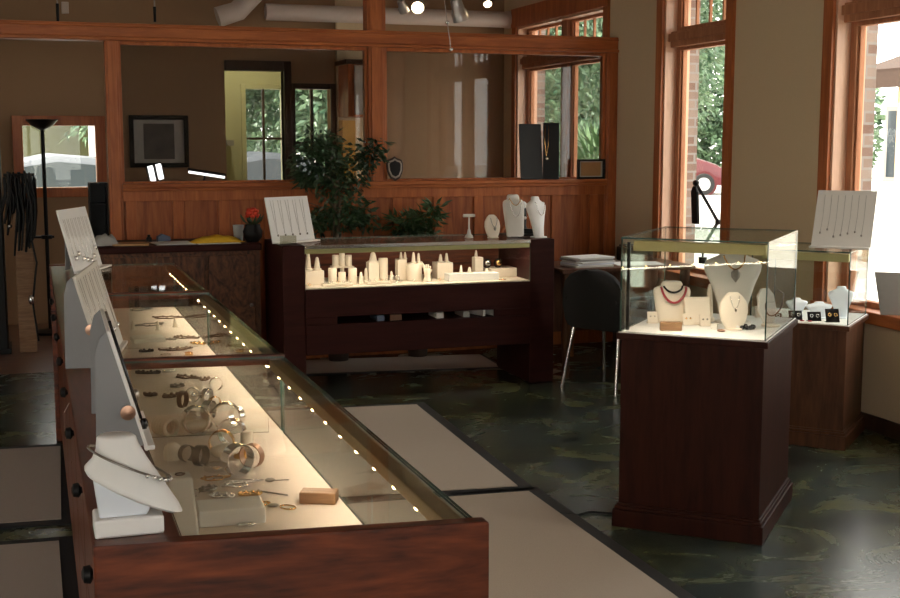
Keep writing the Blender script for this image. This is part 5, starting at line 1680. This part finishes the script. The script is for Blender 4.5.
for px, y, h, R_, seed, lb in (
        (522, 20.0, 7.0, 2.3, 31, 'leafy tree left of the partition window outside'),
        (632, 23.0, 8.0, 3.0, 32, 'leafy tree between the partition window and the tall middle window'),
        (668, 30.0, 8.5, 3.0, 33, 'broad leafy tree at the left of the tall middle window'),
        (775, 36.0, 9.0, 3.6, 34, 'broad leafy tree right of the tall middle window'),
        (340, 21.0, 6.0, 2.0, 35, 'tree outside the dark framed workshop window'),
        (205, 23.0, 6.5, 2.6, 39, 'tree outside the window of the olive room'),
        (-60, 28.5, 6.5, 2.4, 36, 'tree behind the olive garden wall')):
    tree(aty(px, 140, y).x, y, h, R_, seed, lb)
# palm
r = empty('palm_shrub', (aty(597, 140, 16.0).x, 16.0, GZ))
mesh('stem', MB().tube([(0, 0, 0), (.05, 0, .9)], .12, 9), 'bark', r, smooth=0)
mb = MB()
rnd = random.Random(5)
for k in range(22):
    a = rnd.random() * 6.28
    el = rnd.uniform(-.1, 1.2)
    d = V3((math.cos(a) * math.cos(el), math.sin(a) * math.cos(el), math.sin(el)))
    s = d.cross(V3((0, 0, 1))).normalized()
    b0 = V3((.05, 0, .85)) + d * .5
    mb.tube([V3((.05, 0, .85)), b0], .015, 5)
    for j in range(11):
        t_ = -1.15 + 2.3 * j / 10
        dd = (d * math.cos(t_) + s * math.sin(t_)).normalized()
        w_ = dd.cross(V3((0, 0, 1))).normalized() * .03
        mb.add([b0 - w_ * .3, b0 + dd * .45 + w_, b0 + dd * .85 - V3((0, 0, .12)), b0 + dd * .45 - w_], [(0, 1, 2, 3)])
mesh('fronds', mb, 'palmleaf', r)
tag(r, 'fan palm outside the partition window', 'palm')
def hedge(x0, x1, y, h, seed, label, n=2400, L=.28):
    rnd = random.Random(seed)
    mb = MB()
    blobs = [((x0 + (x1 - x0) * (k + .5) / 8 - (x0 + x1) / 2, 0, h * .5), ((x1 - x0) / 12, .7, h * .55)) for k in range(8)]
    r = empty('hedge', ((x0 + x1) / 2, y, GZ))
    mesh('leaves', leaf_cloud(mb, blobs, n, L, L * .55, rnd), 'treeleaf', r)
    tag(r, label, 'hedge')
hedge(17, 33, 43.5, 4.6, 41, 'long tall hedge behind the red car', 9000, .42)
hedge(9, 33, 58, 13, 44, 'very tall dense tree line far behind the red car', 12000, .75)
hedge(7, 14, 30, 4.5, 42, 'hedge behind the trees outside the partition window')
hedge(-3, 6.0, 30, 2.2, 43, 'low hedge beyond the back windows')

def car(x, y, rz, mat, label):
    r = empty('parked_car', (x, y, GZ), rz)
    prof = [(-2.0, .35), (-2.05, .62), (-1.75, .82), (-1.15, .95), (-.65, 1.36), (-.1, 1.47), (.5, 1.42), (1.05, 1.12), (1.65, .92), (2.0, .72), (2.08, .45), (2.02, .30), (-1.9, .28)]
    rings = []
    for yy, s, dz in ((-.80, .90, .05), (-.74, .98, .0), (-.45, 1.0, -.0), (.45, 1.0, 0), (.74, .98, 0), (.80, .90, .05)):
        rings.append([(px * s, yy * (1 - .16 * max(0, pz - .85)), .3 + (pz - .3) * (s if pz > .9 else 1)) for px, pz in prof])
    mesh('body', MB().loft(rings), mat, r, smooth=45)
    for sy in (-1, 1):
        mesh('side_window', MB().prism([(-.98, .98), (-.60, 1.28), (-.08, 1.36), (.42, 1.31), (.86, 1.04)], (sy * .755, sy * .775), 'Y'), 'carglass', r)
        for sx in (-1.25, 1.28):
            wl = mesh('wheel', MB().at(Tr(sx, sy * .72, .33) @ Rx(PI / 2)).lathe([(.16, -.11), (.30, -.11), (.33, -.07), (.33, .07), (.30, .11), (.16, .11)], n=26), 'tyre', r, smooth=40)
            mesh('hubcap', MB().at(Tr(sx, sy * .72, .33) @ Rx(PI / 2)).lathe([(.20, -.118), (.20, .118)], n=24), 'hub', wl, smooth=40)
            mesh('wheel_arch', MB().at(Tr(sx, sy * .775, .33) @ Rx(PI / 2)).lathe([(.40, -.02), (.40, .02)], n=26), mat, r, smooth=40)
    mesh('bumper', MB().cbox((2.08, 0, .45), (.10, 1.4, .14)).cbox((-2.06, 0, .48), (.10, 1.4, .14)), 'hub', r, bevel=.02)
    tag(r, label, 'car')
q = at(703, 183, .30)
car(q.x - 1.12, q.y + .61, -.5, 'carred', 'red car parked in tree shade outside the middle window')
q = aty(57, 172, 19.0)
car(q.x, 19.0, .1, 'carwhite', 'silver car outside the wood framed window at left')
q = aty(262, 160, 21.0)
car(q.x, 21.0, .1, 'carwhite', 'silver car outside the window of the olive room')

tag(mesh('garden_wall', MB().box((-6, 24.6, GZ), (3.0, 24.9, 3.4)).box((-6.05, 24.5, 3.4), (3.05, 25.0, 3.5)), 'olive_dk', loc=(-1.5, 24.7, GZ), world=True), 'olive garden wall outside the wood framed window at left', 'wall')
tag(mesh('white_pillar', MB().box((.95, 22.0, GZ), (1.2, 22.25, 4.0)).box((.90, 21.95, GZ), (1.25, 22.30, .3)), 'stucco', loc=(1.07, 22.1, GZ), world=True), 'white pillar outside the wood framed window at left', 'pillar')
# building across the street
r = empty('street_building', (17, 13, GZ))
bx, by0, by1 = 14.2, 8.5, 17.2
mesh('wall', MB().box((bx, by0, GZ), (bx + 8, by1, 3.1)), 'stucco', r, world=True)
mesh('roof', MB().prism([(bx - 1.2, 2.62), (bx - 1.2, 2.75), (bx + 4, 4.4), (bx + 9, 2.75), (bx + 9, 2.62)], (by0 - .5, by1 + .4), 'Y'), 'rooftile', r, world=True)
mesh('fascia', MB().box((bx - 1.28, by0 - .5, 2.45), (bx - 1.2, by1 + .4, 2.70)), 'rooftile', r, world=True)
for k in range(5):
    y = by0 + .6 + 2.4 * k
    mesh('column', MB().box((bx - 1.1, y, GZ), (bx - .75, y + .35, 2.62)), ['stucco', 'stucco_tan'][k % 2], r, world=True)
for k in range(4):
    y = by0 + 1.6 + 2.4 * k
    wn = mesh('window', MB().box((bx - .04, y, .9), (bx, y + 1.0, 2.2)), 'greymount', r, world=True)
    mesh('pane', MB().box((bx - .045, y + .08, .98), (bx - .0405, y + .92, 2.12)), 'carglass', wn, world=True)
tag(r, 'white building with brown tiled roof across the bright street', 'building')

# ------------------------------------------------------------------ daylight and added fill light
w = D.worlds.new('world')
scene.world = w
w.use_nodes = True
bg = w.node_tree.nodes['Background']
bg.inputs[0].default_value = (1.0, 0.965, 0.90, 1)
bg.inputs[1].default_value = 3.2
sd = D.lights.new('sun', 'SUN')
sd.energy = 6.0
sd.angle = .02
sd.color = (1.0, .95, .86)
so = link('sun', sd)
so.rotation_euler = V3((.70, .04, -.95)).to_track_quat('-Z', 'Y').to_euler()
so.location = (0, 0, 12)

def ceil_spot(x, y, e, tx, ty, tz=0.0, ang=1.0, blend=.6, col=(1, .82, .6), z=CZ - .25):
    ld = D.lights.new('ceiling_spot', 'SPOT')
    ld.energy = e; ld.color = col; ld.spot_size = ang; ld.spot_blend = blend; ld.shadow_soft_size = .06
    lo = link('ceiling_spot', ld)
    lo.location = (x, y, z)
    lo.rotation_euler = (V3((tx, ty, tz)) - V3((x, y, z))).to_track_quat('-Z', 'Y').to_euler()
def fill_point(x, y, z, e, col=(1, .85, .65), s=.1):
    ld = D.lights.new('ceiling_lamp', 'POINT')
    ld.energy = e; ld.color = col; ld.shadow_soft_size = s
    lo = link('ceiling_lamp', ld)
    lo.location = (x, y, z)
fill_point(1.9, 12.6, 2.9, 25, (1, .95, .7))  # added fill for the olive room, no fixture hangs there

vs = scene.view_settings
vs.view_transform = 'Standard'
vs.look = 'None'
vs.exposure = 0.95
vs.gamma = 1.0
vs.use_curve_mapping = False
scene.cycles.transparent_max_bounces = 32
scene.cycles.max_bounces = 10
scene.cycles.sample_clamp_indirect = 6.0
scene.cycles.caustics_reflective = False
scene.cycles.caustics_refractive = False
